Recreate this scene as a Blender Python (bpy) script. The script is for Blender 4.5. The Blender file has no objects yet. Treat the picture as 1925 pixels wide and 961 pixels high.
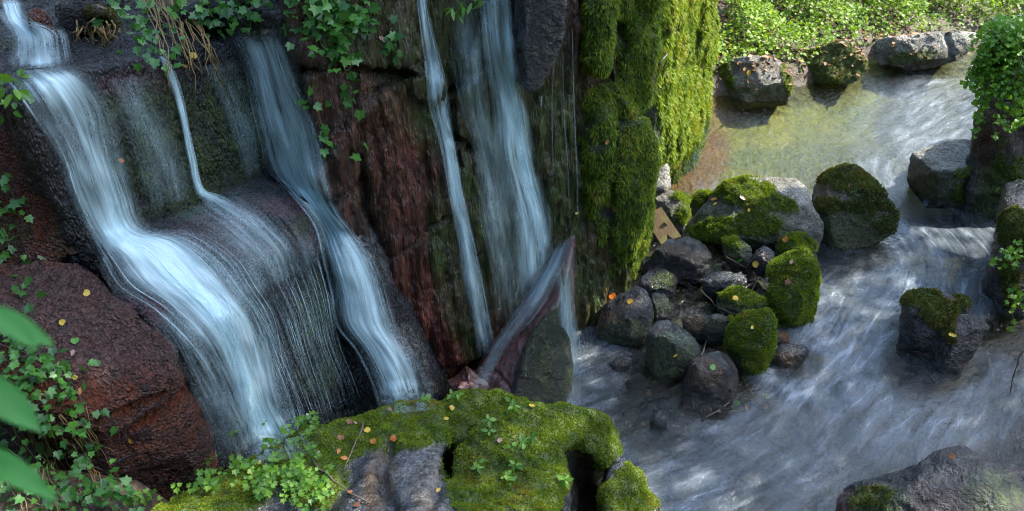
import bpy, bmesh, math, random
import numpy as np
from mathutils import Vector
from mathutils.bvhtree import BVHTree

# ------------------------------------------------------------------ camera, sky, sun, exposure
SC = bpy.context.scene
COL = SC.collection
F_PX, PITCH = 1700.0, math.radians(35)
CAM = np.array([0.0, 0.0, 4.0])
cd = bpy.data.cameras.new('camera')
cam = bpy.data.objects.new('camera', cd); COL.objects.link(cam)
cam.location = CAM; cam.rotation_euler = (math.pi/2 - PITCH, 0, 0)
cd.sensor_width = 36; cd.lens = 36*F_PX/1925
cd.clip_start = 0.05; cd.clip_end = 500
cd.dof.use_dof = True; cd.dof.focus_distance = 5.6
cd.dof.aperture_fstop = cd.lens/11.0          # 11 mm pupil
SC.camera = cam

SUN_AZ, SUN_EL = math.radians(76), math.radians(50)     # azimuth from +Y towards +X
w = bpy.data.worlds.new('World'); SC.world = w; w.use_nodes = True
nt = w.node_tree; nt.nodes.clear()
sky = nt.nodes.new('ShaderNodeTexSky'); sky.sky_type = 'NISHITA'; sky.sun_disc = False
sky.ozone_density = 0.4; sky.sun_elevation = SUN_EL; sky.sun_rotation = SUN_AZ
bg = nt.nodes.new('ShaderNodeBackground'); bg.inputs['Strength'].default_value = 0.15
wo = nt.nodes.new('ShaderNodeOutputWorld')
nt.links.new(sky.outputs[0], bg.inputs[0]); nt.links.new(bg.outputs[0], wo.inputs[0])
sl = bpy.data.lights.new('sun', 'SUN'); sl.energy = 2.6; sl.angle = math.radians(0.5); sl.color = (1.0, 0.95, 0.84)
so = bpy.data.objects.new('sun', sl); COL.objects.link(so); so.location = (6, 3, 12)
SUNV = np.array([math.sin(SUN_AZ)*math.cos(SUN_EL), math.cos(SUN_AZ)*math.cos(SUN_EL), math.sin(SUN_EL)])
so.rotation_euler = Vector(-SUNV).to_track_quat('-Z', 'Y').to_euler()
vs = SC.view_settings
vs.view_transform = 'Standard'; vs.look = 'None'; vs.gamma = 1; vs.exposure = 2.6; vs.use_curve_mapping = False
SC.cycles.max_bounces = 6; SC.cycles.transparent_max_bounces = 24
SC.cycles.caustics_reflective = False; SC.cycles.caustics_refractive = False
SC.cycles.sample_clamp_indirect = 4; SC.cycles.filter_width = 1.0

R = np.random.RandomState(7); random.seed(7)
FW = np.array([0, math.cos(PITCH), -math.sin(PITCH)]); UP = np.array([0, math.sin(PITCH), math.cos(PITCH)]); RT = np.array([1.0, 0, 0])

def ray(px, py):
    return FW + RT*(px-962.5)/F_PX + UP*(480.5-py)/F_PX
def at(px, py, y=None, z=None, plane=None):
    r = ray(px, py)
    if y is not None: t = y/r[1]
    elif z is not None: t = (z-CAM[2])/r[2]
    else:
        p0, n = plane; t = np.dot(p0-CAM, n)/np.dot(r, n)
    return CAM + r*t
def project(P):
    v = P - CAM; d = np.maximum(v @ FW, 1e-3)
    return 962.5 + F_PX*(v @ RT)/d, 480.5 - F_PX*(v @ UP)/d

# ------------------------------------------------------------------ numpy noise
_perm = np.random.RandomState(3).permutation(256); _perm = np.concatenate([_perm, _perm, _perm])
_grad = np.random.RandomState(4).normal(size=(256, 3)); _grad /= np.linalg.norm(_grad, axis=1)[:, None]
def perlin(P):
    P = np.asarray(P, float); I = np.floor(P).astype(int); f = P - I; I &= 255
    u = f*f*f*(f*(f*6-15)+10); out = 0
    for dx in (0, 1):
        for dy in (0, 1):
            for dz in (0, 1):
                h = _perm[_perm[_perm[I[:, 0]+dx]+I[:, 1]+dy]+I[:, 2]+dz]
                g = _grad[h]
                dot = g[:, 0]*(f[:, 0]-dx)+g[:, 1]*(f[:, 1]-dy)+g[:, 2]*(f[:, 2]-dz)
                wx = u[:, 0] if dx else 1-u[:, 0]; wy = u[:, 1] if dy else 1-u[:, 1]; wz = u[:, 2] if dz else 1-u[:, 2]
                out = out + dot*wx*wy*wz
    return out*1.5
def fbm(P, o=4, g=0.5):
    s = 0; a = 1
    for k in range(o):
        s = s + a*perlin(P*2**k + 17.3*k); a *= g
    return s
def sstep(a, b, x):
    t = np.clip((x-a)/(b-a), 0, 1); return t*t*(3-2*t)

# ------------------------------------------------------------------ object helpers
def tag(o, label=None, cat=None, group=None, kind=None):
    if label: o['label'] = label
    if cat: o['category'] = cat
    if group: o['group'] = group
    if kind: o['kind'] = kind
    return o
def mesh_np(name, V, Fs, mat=None, smooth=True, attrs=None, uv=None):
    """Fs: int array (n,3) or (n,4), or a list of such arrays."""
    me = bpy.data.meshes.new(name)
    if not isinstance(Fs, list): Fs = [Fs]
    Fs = [f for f in Fs if len(f)]
    loops = np.concatenate([f.ravel() for f in Fs]).astype(np.int32)
    tot = np.concatenate([np.full(len(f), f.shape[1]) for f in Fs])
    st = np.concatenate([[0], np.cumsum(tot)[:-1]]).astype(np.int32)
    me.vertices.add(len(V)); me.vertices.foreach_set('co', np.asarray(V, np.float32).ravel())
    me.loops.add(len(loops)); me.loops.foreach_set('vertex_index', loops)
    me.polygons.add(len(tot)); me.polygons.foreach_set('loop_start', st)
    me.polygons.foreach_set('use_smooth', np.full(len(tot), smooth))
    me.update(calc_edges=True)
    for k, a in (attrs or {}).items():
        at_ = me.attributes.new(k, 'FLOAT', 'POINT'); at_.data.foreach_set('value', np.asarray(a, np.float32))
    if uv is not None:
        l = me.uv_layers.new(name='UVMap'); l.data.foreach_set('uv', np.asarray(uv, np.float32)[loops].ravel())
    if mat: me.materials.append(mat)
    me.validate()
    return me
def link(name, me, parent=None, loc=None):
    o = bpy.data.objects.new(name, me); COL.objects.link(o)
    if loc is not None: o.location = loc
    if parent is not None: o.parent = parent
    return o
def place(name, V, Fs, mat, parent=None, **k):
    """mesh with its origin at its base (top level) or in the parent's space."""
    V = np.asarray(V, float)
    if parent is None:
        base = np.array([(V[:, 0].min()+V[:, 0].max())/2, (V[:, 1].min()+V[:, 1].max())/2, V[:, 2].min()])
    else:
        base = np.array(parent['base_pt']) if 'base_pt' in parent else np.zeros(3)
    o = link(name, mesh_np(name, V-base, Fs, mat, **k), parent, base if parent is None else None)
    if parent is None: BASE[o.name] = base
    return o
BASE = {}
def part(name, V, Fs, mat, parent, **k):
    base = BASE[parent.name] if parent.name in BASE else np.zeros(3)
    o = link(name, mesh_np(name, np.asarray(V, float)-base, Fs, mat, **k), parent)
    BASE[o.name] = base
    return o
def get_np(me):
    n = len(me.vertices); V = np.empty(n*3, np.float32); me.vertices.foreach_get('co', V)
    N = np.empty(n*3, np.float32); me.vertices.foreach_get('normal', N)
    return V.reshape(-1, 3).astype(float), N.reshape(-1, 3).astype(float)
def tris_of(me):
    me.calc_loop_triangles(); n = len(me.loop_triangles); T = np.empty(n*3, np.int32)
    me.loop_triangles.foreach_get('vertices', T); return T.reshape(-1, 3)
def quads_of(me):
    n = len(me.polygons); L = np.empty(len(me.loops), np.int32); me.loops.foreach_get('vertex_index', L)
    tot = np.empty(n, np.int32); me.polygons.foreach_get('loop_total', tot); st = np.empty(n, np.int32); me.polygons.foreach_get('loop_start', st)
    out = []
    for k in (3, 4):
        s = st[tot == k]
        if len(s): out.append(np.stack([L[s+i] for i in range(k)], 1))
    return out

# ------------------------------------------------------------------ materials
def new_mat(name):
    m = bpy.data.materials.new(name); m.use_nodes = True; t = m.node_tree; t.nodes.clear()
    return m, t
class NB:
    def __init__(s, t): s.t = t
    def n(s, ty, **k):
        x = s.t.nodes.new(ty)
        for a, b in k.items(): setattr(x, a, b)
        return x
    def l(s, a, b): s.t.links.new(a, b)
    def attr(s, n):
        x = s.n('ShaderNodeAttribute'); x.attribute_name = n; return x.outputs['Fac']
    def noise(s, vec, scale, detail=4, rough=0.55, dist=0):
        x = s.n('ShaderNodeTexNoise'); x.inputs['Scale'].default_value = scale; x.inputs['Detail'].default_value = detail
        x.inputs['Roughness'].default_value = rough; x.inputs['Distortion'].default_value = dist
        s.l(vec, x.inputs['Vector']); return x.outputs['Fac']
    def ramp(s, fac, stops, interp='LINEAR'):
        x = s.n('ShaderNodeValToRGB'); x.color_ramp.interpolation = interp; e = x.color_ramp.elements
        while len(e) < len(stops): e.new(0.5)
        for i, (p, c) in enumerate(stops):
            e[i].position = p; e[i].color = (c, c, c, 1) if isinstance(c, (int, float)) else (*c, 1)
        s.l(fac, x.inputs[0]); return x.outputs[0]
    def mix(s, f, a, b, ty='MIX'):
        x = s.n('ShaderNodeMix', data_type='RGBA', blend_type=ty)
        for sock, v in ((x.inputs[0], f), (x.inputs[6], a), (x.inputs[7], b)):
            if isinstance(v, (int, float)): sock.default_value = v
            elif isinstance(v, tuple): sock.default_value = (*v, 1)
            else: s.l(v, sock)
        return x.outputs[2]
    def math(s, op, a, b=0.0, clamp=False):
        x = s.n('ShaderNodeMath', operation=op); x.use_clamp = clamp
        for sock, v in ((x.inputs[0], a), (x.inputs[1], b)):
            if isinstance(v, (int, float)): sock.default_value = v
            else: s.l(v, sock)
        return x.outputs[0]
    def scalev(s, vec, sc):
        x = s.n('ShaderNodeMapping'); x.inputs['Scale'].default_value = sc; s.l(vec, x.inputs['Vector']); return x.outputs[0]
    def bump(s, h, strength, dist, normal=None):
        x = s.n('ShaderNodeBump'); x.inputs['Strength'].default_value = strength; x.inputs['Distance'].default_value = dist
        s.l(h, x.inputs['Height'])
        if normal is not None: s.l(normal, x.inputs['Normal'])
        return x.outputs[0]

def rock_mat(name, c1, c2, c3, tint=(0.12, 0.03, 0.018), pale=(0.30, 0.29, 0.26), rough=(0.18, 0.5), grain=45, stretch=1.0, bump=1.0, stripe=0.0, pim=.25, mosscol=(0.035, 0.05, 0.010)):
    m, t = new_mat(name); b = NB(t)
    tc = b.n('ShaderNodeTexCoord').outputs['Object']
    v = b.scalev(tc, (1, 1, stretch))
    big = b.noise(v, 2.6, 5); mid = b.noise(v, 11, 6, 0.65, 0.4); fine = b.noise(v, grain, 5, 0.7)
    speck = b.noise(v, grain*3.1, 3, 0.6)
    col = b.mix(b.ramp(big, [(0.35, 0.0), (0.62, 1.0)]), c1, c2)
    col = b.mix(b.ramp(mid, [(0.45, 0.0), (0.68, 1.0)]), col, c3)
    col = b.mix(b.math('MULTIPLY', b.attr('tint'), b.ramp(mid, [(0.2, 0.55), (0.6, 1.0)])), col, tint)
    col = b.mix(b.math('MULTIPLY', b.attr('pale'), b.ramp(fine, [(0.25, 0.2), (0.6, 1.0)])), col, pale)
    shade = b.ramp(fine, [(0.28, 0.25), (0.5, 0.9), (0.72, 1.8)])
    col = b.mix(1.0, col, shade, 'MULTIPLY')
    vo = b.n('ShaderNodeTexVoronoi'); vo.inputs['Scale'].default_value = grain*1.9; b.l(v, vo.inputs['Vector'])
    col = b.mix(pim, col, b.ramp(vo.outputs['Distance'], [(.1, 1.35), (.6, .35)]), 'MULTIPLY')
    if stripe:
        sn = b.noise(b.scalev(tc, (1, 1, .07)), 34, 4, .7); sn2 = b.noise(b.scalev(tc, (1, 1, .10)), 9, 3, .6)
        col = b.mix(stripe, col, b.ramp(sn, [(.33, .25), (.5, .9), (.68, 2.2)]), 'MULTIPLY')
        col = b.mix(stripe, col, b.ramp(sn2, [(.33, .5), (.5, 1.0), (.68, 1.5)]), 'MULTIPLY')
    # algae film: a thin dark-green growth in patches
    alg = b.math('MULTIPLY', b.attr('alg'), b.ramp(mid, [(0.3, 0.25), (0.55, 1.0)]))
    col = b.mix(alg, col, b.mix(b.ramp(fine, [(0.35, 0.0), (0.65, 1.0)]), (0.008, 0.012, 0.005), (0.075, 0.11, 0.02)))
    ms = b.attr('moss')
    col = b.mix(b.math('MULTIPLY', ms, 0.9), col, b.mix(fine, mosscol, (mosscol[0]*2.4, mosscol[1]*2.2, mosscol[2]*1.6)))
    rg = b.n('ShaderNodeMapRange'); rg.inputs['To Min'].default_value = rough[0]; rg.inputs['To Max'].default_value = rough[1]
    rg.inputs['From Min'].default_value = 0.3; rg.inputs['From Max'].default_value = 0.7; b.l(mid, rg.inputs['Value'])
    rgh = b.math('MAXIMUM', rg.outputs[0], b.math('MULTIPLY', ms, 0.85))
    h = b.math('ADD', b.math('SUBTRACT', b.math('MULTIPLY', mid, 0.9), b.math('MULTIPLY', vo.outputs['Distance'], .45*pim)), b.math('ADD', b.math('MULTIPLY', fine, 0.45), b.math('MULTIPLY', speck, 0.14)))
    bp = b.bump(h, min(1.0, 0.95*bump), 0.05*bump)
    p = b.n('ShaderNodeBsdfPrincipled'); b.l(col, p.inputs['Base Color']); b.l(rgh, p.inputs['Roughness']); b.l(bp, p.inputs['Normal'])
    p.inputs['Specular IOR Level'].default_value = 0.4
    if rough[0] < .3:
        b.l(b.math('MULTIPLY', b.math('SUBTRACT', 1.0, ms), .45), p.inputs['Coat Weight']); p.inputs['Coat Roughness'].default_value = .035; b.l(bp, p.inputs['Coat Normal'])
    o = b.n('ShaderNodeOutputMaterial'); b.l(p.outputs[0], o.inputs[0])
    return m

def leaf_mat(name, c1, c2, trans=0.35, rough=0.4, c3=None):
    m, t = new_mat(name); b = NB(t)
    va = b.attr('var')
    col = b.mix(va, c1, c2)
    if c3: col = b.mix(b.ramp(va, [(0.8, 0.0), (0.93, 1.0)]), col, c3)
    p = b.n('ShaderNodeBsdfPrincipled'); b.l(col, p.inputs['Base Color']); p.inputs['Roughness'].default_value = rough
    tr = b.n('ShaderNodeBsdfTranslucent'); b.l(b.mix(0.5, col, b.mix(1.0, col, (1.6, 1.5, 0.5), 'MULTIPLY')), tr.inputs[0])
    mx = b.n('ShaderNodeMixShader'); mx.inputs[0].default_value = trans; b.l(p.outputs[0], mx.inputs[1]); b.l(tr.outputs[0], mx.inputs[2])
    o = b.n('ShaderNodeOutputMaterial'); b.l(mx.outputs[0], o.inputs[0])
    return m

M = {}
M['wall'] = rock_mat('wet_brown_cliff', (0.045, 0.027, 0.016), (0.095, 0.052, 0.030), (0.022, 0.017, 0.012), tint=(0.16, 0.042, 0.026), stretch=0.2, grain=40, bump=1.3, stripe=.8, pim=.4, rough=(0.16, 0.45))
M['ledge'] = rock_mat('wet_dark_ledge', (0.020, 0.024, 0.026), (0.042, 0.046, 0.050), (0.010, 0.012, 0.011), tint=(0.13, 0.055, 0.062), grain=42, stretch=0.5, bump=1.2, stripe=.35, pim=.7, rough=(0.15, 0.42))
M['rust'] = rock_mat('rusty_wet_rock', (0.11, 0.028, 0.012), (0.17, 0.042, 0.015), (0.05, 0.018, 0.011), tint=(0.11, 0.062, 0.055), grain=34, bump=1.5, pim=.6, rough=(0.14, 0.4))
M['grey'] = rock_mat('grey_granite', (0.21, 0.195, 0.155), (0.13, 0.12, 0.095), (0.065, 0.06, 0.048), tint=(0.10, 0.075, 0.045), pale=(0.42, 0.41, 0.36), rough=(0.45, 0.8), grain=60)
M['wet'] = rock_mat('wet_black_stone', (0.010, 0.010, 0.0095), (0.022, 0.021, 0.019), (0.006, 0.006, 0.0055), tint=(0.10, 0.05, 0.018), pale=(0.22, 0.22, 0.21), rough=(0.08, 0.34), grain=38, bump=1.6)
M['slab'] = rock_mat('wet_red_slab', (0.10, 0.036, 0.028), (0.065, 0.025, 0.02), (0.045, 0.025, 0.022), grain=30, pim=0.0, bump=.6, rough=(0.12, 0.35))
M['purple'] = rock_mat('wet_purple_rock', (0.015, 0.011, 0.0125), (0.030, 0.021, 0.024), (0.008, 0.0065, 0.007), tint=(0.11, 0.03, 0.02), rough=(0.2, 0.5), grain=30)
M['smooth'] = rock_mat('smooth_wet_blue_stone', (0.018, 0.020, 0.024), (0.036, 0.039, 0.044), (0.010, 0.011, 0.012), tint=(0.055, 0.029, 0.008), rough=(0.10, 0.35), grain=40, bump=.7)
M['crag'] = rock_mat('mossy_crag_rock', (0.04, 0.04, 0.035), (0.09, 0.088, 0.08), (0.02, 0.02, 0.018), pale=(0.45, 0.44, 0.42), rough=(0.3, 0.65), grain=40, stretch=0.5)
M['moss'] = leaf_mat('green_moss', (0.055, 0.11, 0.004), (0.24, 0.33, 0.012), 0.4, 0.7, (0.22, 0.17, 0.02))
M['moss_dull'] = leaf_mat('olive_moss', (0.045, 0.06, 0.008), (0.15, 0.155, 0.014), 0.3, 0.8, (0.14, 0.085, 0.02))
M['ivy'] = leaf_mat('ivy_leaf', (0.03, 0.12, 0.022), (0.10, 0.27, 0.045), 0.35, 0.32)
M['near'] = leaf_mat('near_leaf', (0.008, 0.11, 0.012), (0.03, 0.24, 0.03), 0.45, 0.5)
M['grass'] = leaf_mat('bank_leaf', (0.06, 0.15, 0.008), (0.24, 0.36, 0.02), 0.45, 0.5)
M['forest'] = leaf_mat('forest_leaf', (0.02, 0.05, 0.008), (0.06, 0.11, 0.02), 0.3, 0.6)
M['herb'] = leaf_mat('herb_leaf', (0.055, 0.17, 0.014), (0.19, 0.36, 0.03), 0.45, 0.45)
M['stem'] = leaf_mat('dry_stem', (0.16, 0.095, 0.03), (0.28, 0.20, 0.07), 0.0, 0.7)
M['wood'] = leaf_mat('dark_twig', (0.05, 0.035, 0.025), (0.12, 0.09, 0.065), 0.0, 0.6)
for nm, a, c in (('yellow', (0.55, 0.33, 0.02), (0.62, 0.45, 0.05)), ('orange', (0.45, 0.12, 0.012), (0.5, 0.2, 0.02)), ('brown', (0.16, 0.06, 0.025), (0.25, 0.10, 0.04)),
                 ('green', (0.07, 0.24, 0.02), (0.12, 0.30, 0.03)), ('pink', (0.32, 0.17, 0.12), (0.36, 0.22, 0.16))):
    M['fall_'+nm] = leaf_mat(nm+'_fallen_leaf', a, c, 0.25, 0.45)

# ------------------------------------------------------------------ rock building
def hull_mesh(hulls):
    bm = bmesh.new()
    for pts in hulls:
        vsx = [bm.verts.new(p) for p in pts]
        r = bmesh.ops.convex_hull(bm, input=vsx)
        dead = [g for g in r['geom_interior'] if isinstance(g, bmesh.types.BMVert)] + [g for g in r['geom_unused'] if isinstance(g, bmesh.types.BMVert)]
        bmesh.ops.delete(bm, geom=list(set(dead)), context='VERTS')
    bmesh.ops.recalc_face_normals(bm, faces=bm.faces)
    me = bpy.data.meshes.new('hull'); bm.to_mesh(me); bm.free()
    return me
def remesh(me, voxel):
    o = bpy.data.objects.new('tmp', me); COL.objects.link(o)
    md = o.modifiers.new('r', 'REMESH'); md.mode = 'VOXEL'; md.voxel_size = voxel; md.adaptivity = 0
    dg = bpy.context.evaluated_depsgraph_get(); dg.update()
    out = bpy.data.meshes.new_from_object(o.evaluated_get(dg))
    bpy.data.objects.remove(o); bpy.data.meshes.remove(me)
    return out
def smooth_np(V, E, it, lam=0.6):
    n = len(V); deg = np.bincount(E.ravel(), minlength=n).astype(float)[:, None]
    for _ in range(it):
        S = np.stack([np.bincount(E[:, 0], V[E[:, 1], k], n) + np.bincount(E[:, 1], V[E[:, 0], k], n) for k in range(3)], 1)
        V = V + lam*(S/np.maximum(deg, 1) - V)
    return V
def zone_mask(P, zones):
    """zones: (cx, cy, rx, ry[, angle[, strength]]) ellipses, given where they lie on the photographed face; soft edges."""
    px, py = project(P); out = np.zeros(len(P))
    for z in zones:
        cx, cy, rx, ry = z[:4]; a = math.radians(z[4]) if len(z) > 4 else 0; s = z[5] if len(z) > 5 else 1
        dx, dy = px-cx, py-cy
        u = (dx*math.cos(a)+dy*math.sin(a))/rx; v = (-dx*math.sin(a)+dy*math.cos(a))/ry
        out = np.maximum(out, s*sstep(1.25, 0.75, np.sqrt(u*u+v*v)))
    return out
ROCKS = []          # (world verts, tris) for draping
def rock(name, label, cat, hulls, mat, voxel=0.015, sm=4, amp=0.03, freq=2.5, fine=0.008, stretch=1.0, chips=0.5, kind=None,
         moss=None, moss_up=None, tint=(), pale=(), alg=(), cracks=(), grow=0.0, groove=0.0, tuft=None, sculpt=None, moss_noise=0.35, moss_grow=0.012, group=None, grain=0.0008, facets=0):
    me = remesh(hull_mesh(hulls), voxel)
    V, N = get_np(me)
    E = np.empty(len(me.edges)*2, np.int32); me.edges.foreach_get('vertices', E); E = E.reshape(-1, 2)
    V = smooth_np(V, E, sm)
    if facets:
        c = V.mean(0); vw = (CAM-c)/np.linalg.norm(CAM-c)
        for _ in range(facets):
            n = vw*R.uniform(.35, 1) + R.normal(size=3)*.55 + np.array([0, 0, .25]); n /= np.linalg.norm(n)
            s_ = (V-c) @ n; V = V - np.clip(s_ - s_.max()*R.uniform(.76, .90), 0, None)[:, None]*n
    Fs = quads_of(me)
    me.vertices.foreach_set('co', V.astype(np.float32).ravel()); me.update(); _, N = get_np(me)
    off = R.rand(3)*50
    Q = V*np.array([1, 1, stretch]) + off
    d = amp*fbm(Q*freq, 4)
    rid = 1-np.abs(perlin(Q*freq*2.3+9))*2.0
    d += amp*chips*np.clip(rid-0.4, -1, 1)
    # planar chips: quantised offset along a tilted bedding
    d += amp*0.5*np.tanh(4*perlin(Q*freq*1.2+31))
    d += fine*fbm(Q*freq*8, 3, 0.6) + grain*perlin(Q*45)
    if groove: d += groove*fbm(V*np.array([14, 14, 1.2])+off, 3)
    px, py = project(V); crm = np.zeros(len(V))
    for poly, wid, dep in cracks:
        best = np.full(len(V), 1e9)
        jx = 4*perlin(V*9+3); jy = 4*perlin(V*9+55)
        for (ax, ay), (bx, by) in zip(poly[:-1], poly[1:]):
            ux, uy = bx-ax, by-ay; L2 = ux*ux+uy*uy
            t = np.clip(((px+jx-ax)*ux+(py+jy-ay)*uy)/L2, 0, 1)
            best = np.minimum(best, np.hypot(px+jx-ax-t*ux, py+jy-ay-t*uy))
        cm = np.exp(-(best/wid)**2); d -= dep*cm; crm = np.maximum(crm, cm)
    mz = np.zeros(len(V))
    nz = perlin(V*7+off) + 0.6*perlin(V*19+off)
    if moss is not None: mz = zone_mask(V, moss)
    if moss_up is not None: mz = np.maximum(mz, sstep(moss_up, moss_up+0.25, N[:, 2] + 0.25*nz))
    mz = np.clip(sstep(0.2, 0.72, mz + (moss_noise*nz + .25*perlin(V*45+off))*(mz > 0.02)), 0, 1)
    mz = mz*(1-.9*crm)
    d += mz*(moss_grow + moss_grow*0.9*fbm(V*22+off, 2))
    V = V + N*(d+grow)[:, None]
    if sculpt: V = sculpt(V, N)
    me2 = None
    at_ = {'moss': mz, 'tint': np.clip(zone_mask(V, tint)+0.25*nz*(len(tint) > 0), 0, 1), 'pale': np.clip(zone_mask(V, pale)*(0.75+0.5*nz), 0, 1), 'alg': np.clip(zone_mask(V, alg)*(0.8+0.5*nz), 0, 1)}
    o = place(name, V, Fs, mat, attrs=at_)
    tag(o, label, cat, group, kind)
    bpy.data.meshes.remove(me)
    T = np.concatenate([f if f.shape[1] == 3 else np.concatenate([f[:, [0, 1, 2]], f[:, [0, 2, 3]]]) for f in Fs])
    ROCKS.append((V, T))
    if tuft and mz.max() > 0.2:
        moss_part(o, V, T, mz, **tuft)
    return o
def moss_part(parent, V, T, mz, dens=9000, blades=4, length=0.016, width=0.005, hang=0.0, mat='moss', splay=0.8, name='moss', lim=60000):
    A, B, C = V[T[:, 0]], V[T[:, 1]], V[T[:, 2]]
    n = np.cross(B-A, C-A); ar = np.linalg.norm(n, axis=1); n /= np.maximum(ar, 1e-12)[:, None]; ar *= 0.5
    m = mz[T].mean(1)
    ctr = (A+B+C)/3; facing = (n*(CAM-ctr)).sum(1) > -0.35*np.linalg.norm(CAM-ctr, axis=1)     # leaves out the far underside
    wgt = ar*np.where(m > 0.12, m**1.2, 0)*facing
    k = min(lim, int(wgt.sum()*dens))
    if k < 5: return
    ii = R.choice(len(T), k, p=wgt/wgt.sum())
    r1 = np.sqrt(R.rand(k)); r2 = R.rand(k)
    P = A[ii]*(1-r1)[:, None] + B[ii]*(r1*(1-r2))[:, None] + C[ii]*(r1*r2)[:, None]; nn = n[ii]
    P = np.repeat(P, blades, 0); nn = np.repeat(nn, blades, 0); K = len(P)
    cl = perlin(P*16); lowv = perlin(P*5+7)
    dr = nn + splay*R.normal(size=(K, 3))*0.6; dr[:, 2] += 0.25 - hang
    dr /= np.linalg.norm(dr, axis=1)[:, None]
    side = np.cross(dr, R.normal(size=(K, 3))); side /= np.maximum(np.linalg.norm(side, axis=1), 1e-6)[:, None]
    L = length*(0.6+0.7*R.rand(K))*(1+0.7*cl); Wd = width*(0.6+0.8*R.rand(K))
    P0 = P - nn*0.003
    tip = P0 + dr*L[:, None]; tip[:, 2] -= hang*0.3*L
    mid = P0 + dr*(L*0.5)[:, None]
    VV = np.stack([P0-side*(Wd*0.35)[:, None], P0+side*(Wd*0.35)[:, None], mid+side*(Wd*0.5)[:, None], tip, mid-side*(Wd*0.5)[:, None]], 1).reshape(-1, 3)
    base = np.arange(K)*5
    F3 = np.stack([base+4, base+2, base+3], 1); F4 = np.stack([base, base+1, base+2, base+4], 1)
    var = np.clip(0.42+0.42*lowv+0.35*cl+0.45*np.clip(perlin(P*3+70)+.5*perlin(P*11+30)-.22, 0, 1)+0.18*R.normal(size=K), 0, 1)
    vv = np.repeat(var, 5).reshape(-1, 5); vv[:, 3] += 0.15; vv[:, :2] -= 0.15
    part(name, VV, [F4, F3], M[mat], parent, attrs={'var': np.clip(vv.ravel(), 0, 1)}, smooth=False)

def blob(outline, base, zg=0.0, bulge=(), back=0.7, depth=None, front=None, t0=0.0):
    """A boulder as one convex volume: its outline lies on a plane square to the line of sight, through the ground point `base`;
    `bulge` points stand nearer (metres), the back is a smaller copy further away."""
    g = at(base[0], base[1], z=zg)
    d = g-CAM; d /= np.linalg.norm(d)
    o = [at(x, y, plane=(g + d*t0, d)) for x, y in outline]
    c = np.mean(o, 0); size = np.mean([np.linalg.norm(p-c) for p in o])
    if depth is None: depth = size*1.0
    if front is None: front = size*0.35
    pts = list(o) + [c + (p-c)*back + d*depth for p in o]
    if bulge:
        pts += [at(x, y, plane=(g + d*(t0-t), d)) for x, y, t in bulge]
    elif front:
        pts += [c + (p-c)*0.62 - d*front for p in o]
    pts += [p - np.array([0, 0, 0.08]) for p in o if p[2] < c[2]]
    return [tuple(p) for p in pts]

# ------------------------------------------------------------------ the cliff and its ledges
def wall_plane(p, q, lean):
    """plane through plan points p, q (ground) leaning back `lean` metres per metre of height"""
    p = np.array([*p, 0.0]); q = np.array([*q, 0.0]); u = (q-p)/np.linalg.norm(q-p)
    back = np.array([-u[1], u[0], 0]); s = back*lean + np.array([0, 0, 1.0])
    n = np.cross(u, s); n /= np.linalg.norm(n)
    if n[1] > 0: n = -n
    return (p, n), back
def panel(pts, pl, back, depth):
    P = [at(x, y, plane=pl) for x, y in pts]
    return [tuple(p) for p in P] + [tuple(p + back*depth) for p in P]
PA, BA = wall_plane((-0.55, 4.40), (0.85, 5.00), 0.10)
wall = [panel([(520, -160), (1150, -160), (1170, 200), (1195, 570), (1060, 720), (820, 800), (740, 640), (690, 520), (620, 330)], PA, BA, 1.6)]
# bedding blocks that stand a little proud of the face
def proud(pts, d, back=0.4): 
    p0, n = PA
    return panel(pts, (p0 + n*d, n), BA, back)
wall.append(proud([(545, -150), (800, -150), (802, 118), (690, 132), (560, 110)], 0.07))
wall.append(proud([(600, 330), (680, 200), (790, 150), (835, 180), (905, 500), (900, 660), (800, 700), (735, 490), (690, 400)], 0.05))
wall.append(proud([(860, 170), (1000, -150), (1080, -150), (1090, 400), (1000, 500), (920, 640), (880, 420)], 0.05))
# shelf lip the middle streams break on
wall.append(proud([(780, 132), (838, 150), (835, 185), (800, 200), (775, 180)], 0.12, 0.3))
crk = [([(560, 128), (650, 118), (700, 130), (790, 140)], 5, 0.06), ([(668, 196), (735, 150), (790, 140)], 4, 0.04), ([(840, 182), (880, 145), (908, 118)], 5, 0.06),
       ([(735, 490), (785, 455), (832, 412)], 4, 0.045), ([(845, 260), (870, 270), (890, 285)], 7, 0.07), ([(625, 385), (685, 345), (682, 300)], 5, 0.05),
       ([(685, 345), (690, 400), (715, 470)], 9, 0.10), ([(905, 470), (870, 520), (880, 600)], 4, 0.02), ([(700, 250), (720, 330), (705, 450)], 5, 0.02)]
rock('cliff', 'tall wet brown and dark green rock wall behind the two central streams', 'cliff', wall, M['wall'], voxel=0.011, sm=3, amp=0.05, freq=1.6, fine=0.014, grain=.003,
     stretch=0.45, groove=0.032, cracks=crk, kind='structure',
     tint=[(760, 330, 60, 190, -8, 0.6), (830, 640, 40, 150, -12, 1.0), (745, 520, 40, 160, -10, 0.6), (640, 260, 60, 150, 0, 0.3)],
     alg=[(880, 120, 170, 170, 0, 0.9), (720, 60, 120, 70, 0, 0.6), (950, 330, 90, 240, 0, 0.9), (1060, 380, 60, 260, 0, 1), (860, 520, 45, 170, -12, 0.9), (1120, 500, 80, 120, 0, 1)])

# hanging black rock at the head of the right-hand streams
p0, n0 = PA
rock('overhanging_rock', 'black wet rock overhanging the cliff top right of the tallest stream', 'overhang',
     [panel([(978, -150), (1075, -150), (1066, 60), (1050, 110), (1018, 172), (992, 178), (984, 90)], (p0+n0*0.30, n0), BA, 0.5)], M['wet'], voxel=0.014, amp=0.03, sm=6)

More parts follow.
